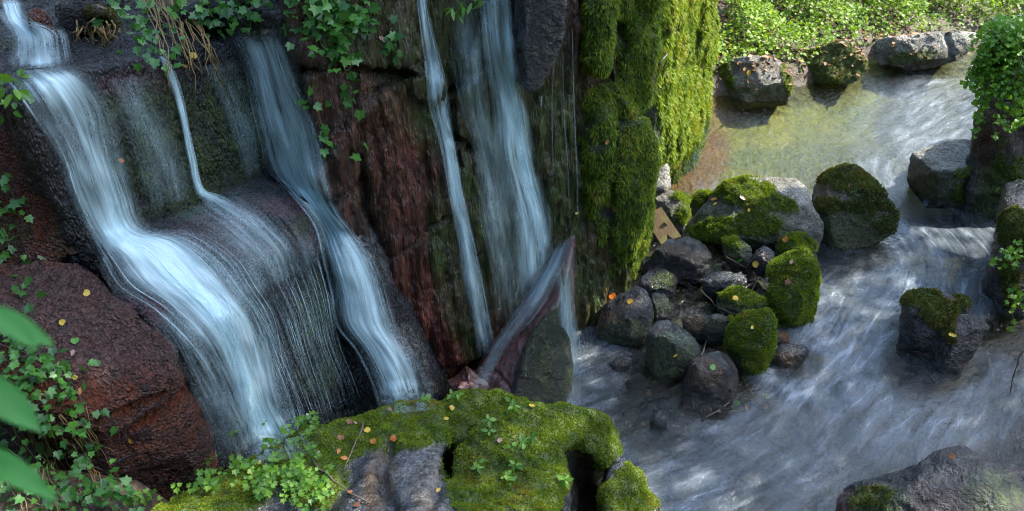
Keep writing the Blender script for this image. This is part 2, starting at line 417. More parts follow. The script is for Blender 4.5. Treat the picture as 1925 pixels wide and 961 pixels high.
# upper tier and the second ledge (left waterfall steps)
b1 = at(270, 418, z=1.45); b2 = at(490, 320, z=1.45)
PU, BU = wall_plane(b1[:2] + (b1-b2)[:2]*0.0, b2[:2], 0.10)
PU = (b1, PU[1])
tier = panel([(40, 200), (100, 150), (160, 132), (300, 122), (440, 104), (480, 66), (545, 66), (600, 300), (640, 430), (490, 330), (270, 425), (175, 480), (110, 330)], PU, BU, 1.3)
low = [(q[0]+BU[0]*.1, q[1]+BU[1]*.1, 0.0) for q in (b1-(b2-b1)*0.5, b2+(b2-b1)*0.6)]
tier += [tuple(q) for q in low]
lip = [at(600, 470, z=1.10), at(598, 486, z=1.06), at(500, 540, z=1.10), at(430, 588, z=1.10), at(345, 645, z=1.06), at(210, 560, z=1.30), at(165, 480, z=1.46)]
backp = [at(270, 405, z=1.48), at(492, 318, z=1.46), at(580, 380, z=1.33), at(598, 420, z=1.22)]
def drop(p, z=-0.3, out=0.05):
    c = np.array([0, 0.8, 0]); return np.array([p[0], p[1]-out, z])
ledge = [tuple(p) for p in lip+backp] + [tuple(drop(p)) for p in lip[1:6]] + [tuple(drop(p, out=0)) for p in backp] + [tuple(drop(lip[0], out=0.0))]
# toe of the right corner leans out a little, as in the photograph
ledge += [tuple(at(655, 690, y=4.12)), tuple(at(690, 775, z=-0.2))]
corner = blob([(520, 395), (545, 380), (578, 384), (598, 440), (602, 480), (560, 478), (525, 440)], (570, 470), 1.10, back=0.8, depth=0.25, front=0.03)
q0, q1, q2 = at(440, 70, plane=PU), at(505, 322, z=1.40), at(645, 415, plane=PA); nq = np.cross(q1-q0, q2-q0); nq /= np.linalg.norm(nq)
bedp = [at(x, y, plane=(q0, nq)) for x, y in [(425, 50), (470, 10), (530, 30), (618, 300), (655, 430), (630, 480), (596, 440), (575, 385), (490, 315), (455, 160)]]
cbed = [tuple(p) for p in bedp] + [tuple(p + np.array([.15, .5, -.1])) for p in bedp]
rock('rock_ledge', 'dark stepped rock ledge with reddish top under the left waterfall', 'rock ledge', [tier, ledge, corner, cbed], M['ledge'], voxel=0.011, sm=2, grain=.002, amp=0.03, freq=2.2, fine=0.010, stretch=0.6, groove=0.012,
     tint=[(400, 430, 120, 35, -25, 0.7), (540, 390, 50, 20, 0, 1), (250, 160, 70, 25, 0, 0.55), (470, 470, 60, 20, 0, .7), (270, 590, 50, 40, 0, .5), (560, 440, 35, 40, 0, .6)],
     alg=[(330, 280, 90, 130, -20, 1), (440, 230, 60, 110, -10, 1), (560, 430, 25, 30, 0, .6), (240, 300, 60, 120, -15, .8), (600, 640, 50, 120, 0, .8)],
     cracks=[([(505, 545), (560, 512), (604, 480)], 5, 0.015), ([(606, 480), (640, 600), (690, 760)], 6, 0.03)])

# red rock at the foot of the second cascade, and the pale chute rock it slides over
red = blob([(640, 640), (668, 622), (690, 640), (700, 700), (705, 770), (690, 800), (640, 800), (636, 720)], (680, 790), -0.25, depth=0.35, front=0.05)
def Yc(py): return 4.40-(py-400)/400*.34
co = [(618, 470), (640, 415), (662, 392), (695, 440), (722, 500), (750, 570), (776, 640), (806, 700), (840, 775), (820, 850), (690, 850), (690, 720), (636, 640), (606, 560), (600, 500)]
chute = [tuple(at(x, y, y=Yc(y))) for x, y in co] + [tuple(at(x, y, y=Yc(y))+np.array([0, .5, 0])) for x, y in co] + [tuple(at(x, y, y=Yc(y)-.13)) for x, y in [(640, 480), (668, 540), (690, 600), (720, 660), (750, 730), (770, 800), (655, 590), (710, 720)]]
rock('chute_rock', 'pale green smooth rock that the second cascade slides over beside the cliff', 'rock', [chute], M['ledge'], voxel=0.014, amp=0.02, sm=8, fine=0.004,
     pale=[(655, 420, 30, 40, -30, .7), (700, 480, 30, 60, -30, .6), (770, 650, 25, 50, -30, .6)], tint=[(735, 640, 40, 90, -20, .3)])
rock('red_rock', 'dark red wet rock at the foot of the ledge left of the second cascade', 'rock', [red], M['rust'], voxel=0.013, amp=0.03, sm=4)

# left rocks
top = [at(-60, 200, z=2.12), at(20, 196, z=2.12), at(70, 212, z=2.08), at(98, 240, z=2.0), at(120, 330, z=1.80), at(135, 400, z=1.62)]
l1 = [tuple(p) for p in top] + [tuple(p + np.array([-0.15, 0.9, 0.02])) for p in top] + [tuple(at(152, 482, z=1.40)), tuple(at(-60, 500, z=1.35)), tuple(at(152, 482, z=1.40)+np.array([0, .8, 0])), tuple(at(-60, 500, z=1.35)+np.array([0, .8, 0])), tuple(at(60, 505, z=1.3))]
rock('rust_block', 'rusty brown upright rock block left of the main waterfall', 'rock', [l1], M['rust'], voxel=0.010, amp=0.025, freq=3, fine=0.010, grain=.0035, stretch=0.7,
     tint=[(40, 225, 60, 30, 0, .9), (60, 260, 40, 30, 0, .5)], alg=[(130, 440, 30, 60, 0, .7), (20, 440, 40, 30, 0, .5)])
dome = [at(-60, 510, z=1.40), at(60, 490, z=1.42), at(150, 486, z=1.42), at(200, 560, z=1.32), at(260, 590, z=1.25), at(335, 650, z=1.06), at(325, 690, z=1.02), at(250, 740, z=1.0), at(190, 790, z=0.98), at(60, 760, z=1.15), at(-60, 700, z=1.25)]
foot = [at(400, 880, z=0.25), at(300, 905, z=0.25), at(220, 950, z=0.25), at(390, 880, z=0.1)]
dm = [tuple(p) for p in dome] + [(p[0], p[1]+0.1, -0.2) for p in dome[:6]] + [tuple(p) for p in foot]
crack2 = [([(215, 828), (270, 790), (330, 752), (352, 735)], 6, 0.06), ([(180, 795), (240, 765), (300, 735)], 5, 0.045), ([(255, 600), (300, 660), (320, 740)], 4, 0.02)]
rock('rust_dome', 'rounded wet rock with a speckled top and rust red face below the main waterfall', 'rock', [dm], M['rust'], voxel=0.010, amp=0.03, freq=2.2, fine=0.009, grain=.0035, cracks=crack2,
     tint=[(150, 600, 170, 110, 20, 1), (260, 640, 90, 60, 35, .8)])

# slab leaning across the pool
sp = [at(1040, 447, y=5.02), at(1080, 432, y=4.95), at(1063, 540, y=4.55), at(1002, 622, y=4.35), at(966, 750, y=4.02), at(858, 760, y=4.12), at(900, 682, y=4.45), at(985, 560, y=4.75)]
slab = [tuple(p) for p in sp] + [tuple(at(1068, 768, z=-0.1)), tuple(at(985, 800, z=-0.15)), tuple(at(1078, 600, y=4.62)), tuple(at(1084, 520, y=4.85)), tuple(at(1075, 690, y=4.33))] + [(p[0], p[1]+.15, -0.2) for p in sp]
rock('leaning_slab', 'reddish wet slab leaning across the foot of the central cliff', 'rock slab', [slab], M['slab'], voxel=0.011, amp=0.012, fine=0.004, sm=4,
     alg=[(1034, 690, 40, 100, 10, 1), (1064, 600, 14, 90, 0, 1)], cracks=[([(905, 690), (935, 700), (965, 740)], 4, 0.02)])
ub = [at(1060, 548, y=4.52), at(1074, 600, y=4.46), at(1080, 690, y=4.25), at(1070, 772, y=4.02), at(968, 815, y=3.9), at(966, 750, y=3.985), at(1002, 628, y=4.31)]
rock('rock', 'dark green mossy rock under the right edge of the leaning slab', 'rock', [[tuple(p) for p in ub] + [tuple(p+np.array([-.02, .25, -.06])) for p in ub]], M['wet'], voxel=0.012, amp=0.025, alg=[(1040, 690, 70, 130, 0, .5)], stretch=.5)
rock('split_rock', 'small jagged wet rock wedged at the bottom end of the leaning slab', 'rock', [blob([(838, 760), (850, 720), (875, 684), (890, 700), (930, 728), (930, 770), (880, 800)], (880, 775), 0.05, depth=0.3, front=0.08)], M['slab'], voxel=0.011, amp=0.03, freq=5)

# mossy crag: chunks that hang one over another, and the sunlit pillar
def chunk(pts, y, depth=0.6, tilt=0.0, push=0.06):
    """block with the given outline on an upright face at distance y (turned by tilt), edges drawn back"""
    pl, bk = wall_plane((at(pts[0][0], pts[0][1], y=y)[0], y), (at(pts[0][0], pts[0][1], y=y)[0]+1, y+tilt), 0.05)
    P = np.array([at(x, y_, plane=pl) for x, y_ in pts]); c = P.mean(0)
    return [tuple(p) for p in (P + bk*push)] + [tuple(p) for p in (c + (P-c)*0.72 - bk*push)] + [tuple(p + bk*depth) for p in P]
crag = [chunk([(1085, -160), (1250, -160), (1238, 60), (1232, 120), (1190, 140), (1140, 140), (1092, 60)], 5.05, 1.0, 0.5),
        chunk([(1090, -20), (1160, -60), (1172, 60), (1150, 130), (1128, 142), (1098, 132)], 4.85, 0.6, 0.3),
        chunk([(1145, 110), (1190, 30), (1234, 60), (1236, 150), (1222, 190), (1200, 218), (1170, 230)], 5.05, 0.8, 0.5),
        chunk([(1095, 150), (1160, 110), (1215, 215), (1212, 300), (1232, 330), (1216, 400), (1210, 440), (1192, 540), (1120, 560), (1088, 420), (1085, 250)], 4.93, 1.2, 0.4, 0.1),
        chunk([(1150, 320), (1205, 330), (1212, 420), (1190, 500), (1165, 540), (1150, 420)], 4.88, 0.4, 0.3, .04)]
rock('mossy_crag', 'dark crag of hanging moss covered blocks at the right end of the cliff', 'crag', crag, M['crag'], voxel=0.017, sm=5, amp=0.05, freq=2.2, fine=0.012, stretch=0.6, groove=0.02,
     moss=[(1170, 60, 90, 230, 0, 1), (1190, 330, 45, 230, 0, 1), (1130, 330, 60, 190, 0, .62), (1150, 480, 60, 90, 0, .5), (1215, 160, 40, 140, 0, 1)],
     pale=[(1205, 200, 12, 30, 20, 1), (1218, 370, 14, 40, 0, 1), (1150, 130, 18, 10, 0, .8), (1172, 85, 8, 20, 0, .8)], alg=[(1110, 300, 40, 300, 0, 1), (1115, 80, 30, 70, 0, 1)],
     tuft=dict(dens=9000, length=0.026, width=0.006, hang=0.9, mat='moss', blades=4, lim=22000), moss_noise=0.75, cracks=[([(1236, 125), (1224, 188), (1200, 220), (1168, 232), (1160, 180)], 6, .06), ([(1090, 142), (1128, 146), (1155, 130), (1172, 95), (1170, 40)], 7, .08), ([(1240, -20), (1236, 60), (1237, 125)], 5, .05), ([(1160, 235), (1150, 330), (1152, 430)], 5, .04)])
pa, pb = at(1262, 306, z=0)[:2], at(1336, 200, z=0)[:2]
PP, BP = wall_plane(pa, pb, 0.04)
fr = [at(1255, -200, plane=PP), at(1342, -200, plane=PP), at(1336, 205, plane=PP), at(1265, 305, plane=PP)]
lft = [at(1236, -200, y=6.6), at(1238, 120, y=6.6), at(1212, 190, y=6.6), at(1208, 250, y=6.6), at(1228, 300, y=6.6)]
pil = [tuple(p) for p in fr] + [tuple(p + BP*1.2) for p in fr] + [tuple(p) for p in lft] + [tuple(fr[3] + np.array([0, 0, -.3])), tuple(fr[2] + np.array([0, 0, -.3]))]
blade = [tuple(p) for p in [at(1236, 128, y=6.75), at(1252, 125, y=6.75), at(1258, 250, y=6.8), at(1266, 306, y=6.9), at(1248, 300, y=6.85), at(1240, 240, y=6.8)]]
blade += [tuple(np.array(p)+np.array([.1, .4, 0])) for p in blade]
rock('mossy_pillar', 'sunlit rock pillar hung with bright yellow green moss beside the pool', 'rock pillar', [pil, blade], M['crag'], voxel=0.02, sm=3, amp=0.05, freq=2.0, fine=0.014, stretch=0.5, groove=0.03,
     cracks=[([(1246, 130), (1290, 118), (1335, 120)], 4, .03), ([(1256, -20), (1262, 60), (1256, 125)], 7, .06)], moss=[(1300, 60, 70, 300, 0, 1), (1290, 230, 36, 100, 25, 1)], alg=[(1230, 220, 30, 120, 0, 1)], moss_noise=0.5,
     tuft=dict(dens=7000, length=0.04, width=0.009, hang=0.8, mat='moss', blades=4, lim=22000), moss_grow=0.02)
rock('pale_rock', 'small pale rock at the foot of the mossy crag by the clear pool', 'rock', [blob([(1222, 330), (1240, 302), (1258, 304), (1260, 340), (1250, 358), (1228, 362)], (1245, 356), 0.0, depth=.3)], M['grey'], voxel=0.014, amp=0.02,
     pale=[(1240, 330, 30, 40)], moss=[(1228, 345, 8, 20)])

# rocks at the cliff top, left corner
tb = [at(-80, 70, z=2.32), at(40, 66, z=2.32), at(125, 70, z=2.32), at(140, 118, z=2.16), at(10, 140, z=2.16), at(-80, 150, z=2.16)]
rock('step_rock', 'small rock step under the uppermost fall in the top left corner', 'rock', [[tuple(p) for p in tb] + [tuple(p+np.array([0, .8, .02])) for p in tb] + [(p[0], p[1], 1.6) for p in tb]], M['ledge'], voxel=0.016, amp=0.02, alg=[(20, 100, 30, 30)])
tops = [('black_boulder', 'black wet boulder under the mossy root at the top of the falls', [(128, 60), (150, 40), (200, 30), (225, 60), (232, 95), (215, 112), (165, 116), (138, 100)], (190, 112), 2.12, 'wet'),
        ('reddish_stone', 'dark red stone behind the uppermost fall', [(48, 28), (62, 14), (82, 20), (96, 40), (80, 50), (56, 46)], (75, 48), 2.36, 'rust'),
        ('dark_stone', 'dark flat stone between dry roots above the second ledge stream', [(250, 70), (300, 55), (340, 70), (345, 100), (300, 112), (255, 104)], (300, 108), 2.10, 'wet'),
        ('dark_stone', 'dark stone at the head of the second cascade', [(392, 68), (420, 40), (455, 50), (462, 80), (440, 104), (400, 100)], (430, 102), 2.06, 'wet'),
        ('dark_stone', 'grey black stone at the top edge behind the mossy root', [(100, 8), (150, -20), (200, -10), (215, 20), (170, 36), (110, 28)], (160, 34), 2.36, 'wet'),
        ('dark_stone', 'black stone at the top edge behind the hanging dry stems', [(330, 20), (380, -10), (430, 0), (450, 36), (400, 56), (345, 50)], (390, 54), 2.22, 'wet')]
for nm, lb, ol, bs, zg, mt in tops:
    rock(nm, lb, 'stone', [blob(ol, bs, zg)], M[mt], voxel=0.012, amp=0.02, freq=4)

# ------------------------------------------------------------------ boulders (outline, ground point, ground height, nearer ridge points)
TU = dict(dens=14000, length=0.017, width=0.0045, blades=4, lim=9000)
def bd(label, outline, base, zg, bulge=(), mat='wet', name='boulder', cat='boulder', **k):
    kk = dict(voxel=0.012, amp=0.015, freq=3.2, fine=0.006, sm=1, grow=0.003, facets=9)
    front = k.pop('front', None); depth = k.pop('depth', None)
    kk.update(k)
    return rock(name, label, cat, [blob(outline, base, zg, bulge, front=front, depth=depth)], M[mat], **kk)
bd('largest grey boulder with a mossy sunlit top at the head of the rock pile', [(1274, 432), (1325, 389), (1346, 344), (1377, 337), (1437, 340), (1501, 335), (1524, 347), (1531, 372), (1547, 422), (1536, 466), (1475, 452), (1418, 456), (1343, 458)], (1440, 455), .02,
   [(1300, 425, .10), (1345, 388, .16), (1440, 388, .22), (1500, 378, .20), (1535, 410, .12), (1420, 440, .24), (1350, 445, .2), (1500, 440, .22)], 'grey', depth=.5,
   moss=[(1400, 362, 60, 26, 8), (1440, 380, 60, 16, 12), (1350, 430, 60, 22, -10, .8), (1420, 420, 60, 25, 0, .6)], alg=[(1380, 425, 110, 35, 0, 1)], pale=[(1500, 365, 40, 20, 0, .7), (1320, 405, 30, 12, -30, .5)], tuft=TU, voxel=.014)
bd('brown topped mossy boulder where the stream turns, beside the largest grey boulder', [(1527, 349), (1545, 327), (1582, 311), (1606, 314), (1640, 334), (1680, 362), (1691, 386), (1685, 420), (1640, 452), (1590, 470), (1550, 464), (1543, 424), (1532, 382)], (1600, 466), 0.0,
   [(1545, 390, .12), (1590, 384, .2), (1640, 372, .2), (1684, 388, .08), (1600, 440, .22)], 'grey', depth=.45,
   moss=[(1610, 340, 80, 30, 15), (1560, 385, 30, 15, 0), (1630, 385, 60, 12, 0), (1660, 410, 30, 30, 0, .6)], moss_noise=.6, tint=[(1610, 355, 90, 40, 0, .9), (1600, 430, 90, 50, 0, .9)], alg=[(1600, 430, 90, 40, 0, .9)], tuft=dict(TU, mat='moss_dull'))
bd('small grey boulder with a mossy stripe behind the wooden board', [(1223, 392), (1231, 372), (1257, 356), (1302, 367), (1290, 390), (1285, 420), (1258, 421), (1235, 412)], (1262, 420), .06, [(1240, 385, .08), (1285, 382, .1), (1265, 405, .12)], 'grey', moss=[(1285, 372, 25, 8, 15), (1282, 400, 10, 22, 10)], alg=[(1260, 405, 30, 20)], tuft=TU)
bd('small mossy stone between the clear pool and the largest boulder', [(1297, 378), (1312, 362), (1335, 358), (1345, 375), (1330, 394), (1305, 396)], (1320, 394), .05, moss=[(1320, 370, 30, 20)], tuft=TU, mat='grey')
bd('black wet flat topped stone below the wooden board', [(1201, 508), (1227, 470), (1257, 449), (1295, 448), (1326, 457), (1337, 466), (1340, 502), (1321, 516), (1284, 524), (1258, 512), (1205, 518)], (1290, 520), .06, [(1228, 480, .1), (1290, 482, .14), (1332, 474, .08), (1290, 510, .12)], tint=[(1270, 470, 30, 10, 0, .8)])
bd('smallest round grey pebble below the wooden board at the crag foot', [(1194, 470), (1203, 457), (1214, 459), (1219, 472), (1210, 487), (1198, 484)], (1206, 486), .08, name='pebble', cat='pebble', voxel=.008, amp=.008, pale=[(1206, 470, 20, 20, 0, .3)])
bd('dark green stone rimmed with wet white light below the black flat stone', [(1200, 536), (1216, 514), (1235, 501), (1261, 506), (1279, 524), (1266, 544), (1226, 548)], (1240, 546), .05, alg=[(1245, 528, 22, 18)], pale=[(1215, 520, 12, 16, 30, .6)])  # pale patch paints the wet white rim light into the stone's colour
bd('grey layered stone lying flat in the middle of the rock pile', [(1320, 516), (1347, 508), (1396, 511), (1416, 524), (1407, 541), (1347, 549), (1324, 543)], (1365, 547), .08, [(1335, 524, .05), (1380, 526, .07), (1410, 530, .04)], pale=[(1365, 525, 50, 18, 0, .55)], fine=.012)
bd('tall mossy block at the stream edge of the rock pile', [(1443, 505), (1449, 482), (1468, 472), (1516, 472), (1537, 505), (1537, 540), (1531, 600), (1520, 618), (1484, 620), (1456, 594), (1446, 552)], (1500, 616), 0.0,
   [(1452, 515, .10), (1490, 528, .16), (1533, 518, .08), (1500, 590, .16), (1460, 575, .1)], 'grey', moss=[(1490, 500, 55, 35, 0), (1490, 560, 50, 60, 0, .75), (1532, 560, 10, 50)], alg=[(1490, 580, 50, 60)], tuft=TU, depth=.3)
bd('dark mossy stone between the tall mossy block and the largest boulder', [(1452, 452), (1478, 439), (1506, 438), (1531, 456), (1535, 486), (1500, 495), (1462, 480)], (1500, 490), .08, moss=[(1500, 460, 35, 20)], tuft=TU, alg=[(1500, 470, 40, 30)])
bd('blue black slate wedge among twigs in the rock pile', [(1413, 484), (1437, 461), (1457, 474), (1440, 510), (1426, 504)], (1432, 506), .12, voxel=.01, amp=.01)
bd('green stained upright slab behind the twigs of the rock pile', [(1357, 448), (1385, 440), (1412, 467), (1416, 500), (1385, 504), (1362, 478)], (1390, 502), .1, alg=[(1385, 470, 30, 30)], moss=[(1375, 455, 18, 12, 40, .7)], tuft=TU)
bd('low mossy sloping stone in the centre of the rock pile', [(1338, 552), (1385, 541), (1426, 560), (1450, 580), (1445, 600), (1412, 597), (1358, 582)], (1410, 596), .06, moss=[(1390, 560, 50, 14, 15)], tuft=TU, alg=[(1400, 570, 50, 30)], pale=[(1400, 560, 14, 5, 25, .5)])
bd('dark rounded stone below the low mossy sloping stone', [(1322, 618), (1338, 594), (1370, 588), (1387, 610), (1372, 636), (1334, 638)], (1352, 636), .05, alg=[(1355, 610, 30, 20, 0, .7)], moss=[(1378, 604, 8, 14)], tuft=TU)
bd('brown stone squeezed between dark wet stones of the pile', [(1283, 602), (1305, 590), (1328, 598), (1326, 620), (1296, 622)], (1305, 621), .06, tint=[(1305, 600, 30, 30)], voxel=.01)
bd('bright mossy block at the lower right of the rock pile', [(1365, 650), (1375, 616), (1405, 591), (1440, 586), (1456, 592), (1453, 644), (1432, 684), (1406, 703), (1382, 684)], (1405, 700), 0.0, [(1385, 632, .1), (1445, 612, .06), (1410, 655, .14), (1440, 650, .06)], 'grey', moss=[(1410, 620, 50, 45), (1425, 660, 25, 40, 20, .9)], alg=[(1400, 670, 40, 40)], tuft=TU)
bd('large wet grey boulder nearest the pool below the crag', [(1122, 610), (1134, 576), (1160, 553), (1194, 537), (1220, 545), (1227, 572), (1223, 610), (1210, 638), (1190, 650), (1150, 645), (1126, 628)], (1175, 648), 0.0, [(1150, 585, .12), (1200, 570, .14), (1180, 620, .15)], tint=[(1140, 600, 20, 15, 0, .9), (1185, 570, 20, 8, 0, .5)], pale=[(1200, 560, 25, 20, 0, .35)], alg=[(1170, 625, 50, 25)])
bd('narrow black wet stone standing behind the large wet grey boulder', [(1226, 552), (1250, 546), (1266, 590), (1258, 604), (1232, 602)], (1248, 603), .05, alg=[(1245, 575, 20, 20, 0, .6)], voxel=.01)
bd('grey green stone with one yellow leaf in front of the rock pile', [(1214, 634), (1234, 603), (1256, 601), (1273, 624), (1308, 639), (1322, 661), (1317, 681), (1286, 700), (1256, 714), (1229, 708), (1216, 668)], (1265, 711), 0.0, [(1240, 635, .1), (1280, 655, .12), (1265, 690, .12)], alg=[(1260, 670, 55, 45)], pale=[(1290, 640, 30, 10, 20, .4), (1248, 610, 14, 10, 0, .4)])
bd('glossy brown black boulder in the shallows at the front of the pile', [(1276, 712), (1300, 679), (1335, 664), (1365, 659), (1384, 679), (1396, 710), (1388, 738), (1352, 764), (1317, 760), (1286, 738)], (1345, 761), 0.0, [(1310, 705, .1), (1350, 690, .12), (1375, 705, .1), (1345, 740, .12)], tint=[(1320, 700, 40, 30, 0, .8)], sm=8, amp=.014, fine=.003)
bd('low wet brown boulder in the rapids right of the bright mossy block', [(1446, 660), (1475, 639), (1519, 647), (1523, 661), (1502, 684), (1468, 696), (1449, 686)], (1480, 693), -.01, [(1470, 660, .06), (1500, 660, .06)], tint=[(1470, 680, 30, 20)], pale=[(1490, 655, 25, 12, 0, .4)])
bd('ochre stone between the bright mossy block and the low wet boulder', [(1455, 640), (1462, 620), (1485, 622), (1488, 640), (1470, 650)], (1470, 648), 0, tint=[(1470, 630, 30, 30)], voxel=.01, amp=.01)
bd('flat dark slab awash under the glossy brown black boulder', [(1262, 764), (1286, 740), (1360, 758), (1390, 776), (1345, 796), (1298, 792)], (1325, 792), -.02, front=.02, depth=.12)
bd('small upright wet stone alone in the shallows below the pile', [(1219, 796), (1228, 766), (1251, 775), (1255, 808), (1235, 814)], (1238, 812), -.01, voxel=.01, pale=[(1240, 785, 14, 14, 0, .3)])
bd('low rough grey stone at the pool edge left of the pile', [(1144, 684), (1168, 664), (1191, 669), (1182, 693), (1158, 698)], (1166, 696), 0, pale=[(1170, 675, 20, 12, 0, .4)], voxel=.01)
bd('small black stone between the grey green stone and the pool edge', [(1180, 712), (1202, 700), (1222, 716), (1210, 734), (1186, 732)], (1200, 732), -.01, voxel=.01)
# boulders in the stream
lob = blob([(1684, 645), (1696, 600), (1702, 556), (1720, 546), (1765, 552), (1790, 560), (1800, 600), (1780, 650), (1755, 672), (1715, 668)], (1725, 668), 0.0, [(1710, 580, .1), (1750, 595, .14), (1730, 640, .12)], depth=.3)
lob2 = blob([(1752, 662), (1765, 628), (1808, 588), (1850, 598), (1863, 616), (1842, 652), (1806, 695), (1772, 703), (1755, 690)], (1785, 700), 0.0, [(1790, 630, .1), (1835, 618, .06), (1785, 670, .1)], depth=.3)
lob3 = blob([(1785, 562), (1800, 554), (1818, 560), (1821, 585), (1800, 592)], (1805, 590), .1, depth=.2)
rock('boulder', 'two lobed purple black boulder with a moss cap alone in the lower stream', 'boulder', [lob, lob2, lob3], M['purple'], voxel=.013, amp=.02, sm=4, moss=[(1735, 565, 45, 20, 10), (1765, 590, 35, 30, 30), (1785, 625, 14, 28, -20, .8), (1805, 568, 16, 14)], tuft=dict(TU, mat='moss_dull'))
rb = [at(1575, 960, z=.1), at(1600, 918, z=.16), at(1700, 878, z=.36), at(1775, 842, z=.46), at(1815, 838, z=.48), at(1880, 858, z=.5), at(1960, 880, z=.5), at(1960, 1040, z=.45), at(1580, 1040, z=.2), at(1720, 930, z=.46), at(1850, 900, z=.56)]
rock('boulder', 'square brown grey boulder standing in the upper stream by the right pillar', 'boulder',
     [[tuple(at(x, y, z=z)) for x, y, z in [(1714, 288, .32), (1757, 322, .37), (1800, 321, .38), (1859, 318, .36), (1755, 271, .38), (1800, 261, .40), (1850, 266, .38), (1704, 335, .10), (1711, 354, -.02), (1762, 391, -.02), (1804, 393, -.02), (1868, 374, -.02)]]
      + [(q[0]+.05, q[1]-.1, -.2) for q in (at(1755, 271, z=.38), at(1850, 266, z=.38))]], M['grey'], voxel=.012, amp=.014, sm=1, fine=.006,
     moss=[(1825, 326, 36, 10, 0, .8), (1820, 362, 32, 22, 0, .7)], tint=[(1730, 340, 40, 40, 0, .6)], pale=[(1790, 290, 80, 26, 0, .35)], alg=[(1740, 360, 50, 34, 0, .7), (1820, 362, 50, 34, 0, .8)], tuft=dict(TU, dens=6000))
rock('boulder', 'broad wet purple black boulder in the bottom right corner', 'boulder', [[tuple(p) for p in rb] + [(p[0], p[1], -.2) for p in rb]], M['purple'], voxel=.014, amp=.025, sm=8, moss=[(1645, 945, 50, 25, -15, .55), (1640, 950, 20, 10)], alg=[(1650, 940, 60, 30), (1870, 925, 60, 40, 0, .8)], tint=[(1590, 945, 20, 25)], tuft=dict(TU, mat='moss_dull', length=.010))
# shore rocks
bd('grey shore boulder littered with brown leaves beside the mossy pillar', [(1342, 132), (1362, 110), (1420, 106), (1468, 110), (1482, 128), (1493, 156), (1484, 186), (1440, 190), (1390, 193), (1356, 170)], (1430, 190), 0.0, [(1385, 150, .10), (1398, 150, .12), (1460, 150, .12), (1478, 180, .05), (1392, 188, .1), (1380, 120, 0)], 'grey', depth=.5,
   moss=[(1483, 148, 12, 35, -15, 1), (1362, 150, 20, 30, 0, .7)], pale=[(1400, 112, 25, 6), (1430, 150, 50, 20, 0, .5)], tint=[(1410, 125, 45, 16, 0, 1)], alg=[(1430, 175, 60, 18, 0, .8)], tuft=dict(TU, dens=6000))
bd('mossy olive shore boulder with white lichen patches', [(1479, 118), (1500, 100), (1545, 88), (1591, 79), (1616, 98), (1642, 121), (1633, 138), (1566, 150), (1502, 157), (1486, 140)], (1540, 153), 0.0, [(1510, 112, .08), (1580, 100, .1), (1550, 135, .12)], 'grey', depth=.5,
   moss=[(1560, 115, 85, 40)], moss_noise=.25, pale=[(1556, 128, 9, 11), (1553, 102, 10, 6)], alg=[(1540, 140, 80, 20)], tuft=dict(TU, dens=5000, mat='moss_dull', length=.014))
bd('long pale flat shore boulder at the far bend of the stream', [(1643, 78), (1668, 70), (1758, 66), (1833, 55), (1860, 66), (1818, 102), (1749, 115), (1675, 130), (1654, 114)], (1700, 126), 0.02, [(1690, 84, .1), (1750, 80, .12), (1785, 75, .1), (1745, 105, .12), (1685, 120, .1)], 'grey', depth=.6,
   moss=[(1720, 105, 50, 14, -10, .6)], pale=[(1720, 80, 90, 18, 0, 1), (1830, 68, 50, 14, 0, 1)], tint=[(1720, 105, 60, 20, 0, .7)], cracks=[([(1780, 66), (1790, 110)], 4, .05)])
bd('leaf strewn mossy stone on the bank behind the grey shore boulder', [(1395, 108), (1410, 88), (1440, 82), (1475, 92), (1476, 110), (1440, 116)], (1440, 114), .12, mat='grey', moss=[(1440, 92, 50, 16)], tuft=dict(TU, dens=5000))

# right bank: upright rock, ivy hangs over it
pr = [at(1852, 250, y=6.35), at(1850, 180, y=6.5), at(1868, 402, y=6.3), at(1990, 120, y=6.4), at(1990, 420, y=6.1), at(1900, 160, y=6.6)]
rock('bank_rock', 'upright dark rock of the right bank under the hanging leafy plant', 'rock', [[tuple(p) for p in pr] + [(p[0]+1.0, p[1]+1.2, p[2]) for p in pr] + [(p[0]+.05, p[1], -.2) for p in pr]], M['crag'], voxel=.018, amp=.04, sm=4, tint=[(1890, 260, 60, 120, 0, .4)], alg=[(1890, 380, 60, 80)], moss=[(1895, 330, 30, 80, 0, .5)], moss_noise=.6, tuft=dict(TU, dens=4000))
rr = [at(1898, 420, y=5.2), at(1906, 412, y=5.4), at(1990, 400, y=5.2), at(1893, 500, y=5.1), at(1886, 570, y=5.0), at(1896, 640, y=4.95), at(1990, 640, y=4.9)]
rock('bank_rock', 'narrow mossy upright rock at the right edge below the first bank rock', 'rock', [[tuple(p) for p in rr] + [(p[0]+.2, p[1]+.5, p[2]) for p in rr] + [(p[0]+.05, p[1]+.05, -.2) for p in rr]], M['purple'], voxel=.014, amp=.03, sm=3, moss=[(1910, 440, 25, 50), (1900, 530, 20, 60, 0, .9)], tuft=dict(TU, mat='moss_dull'))

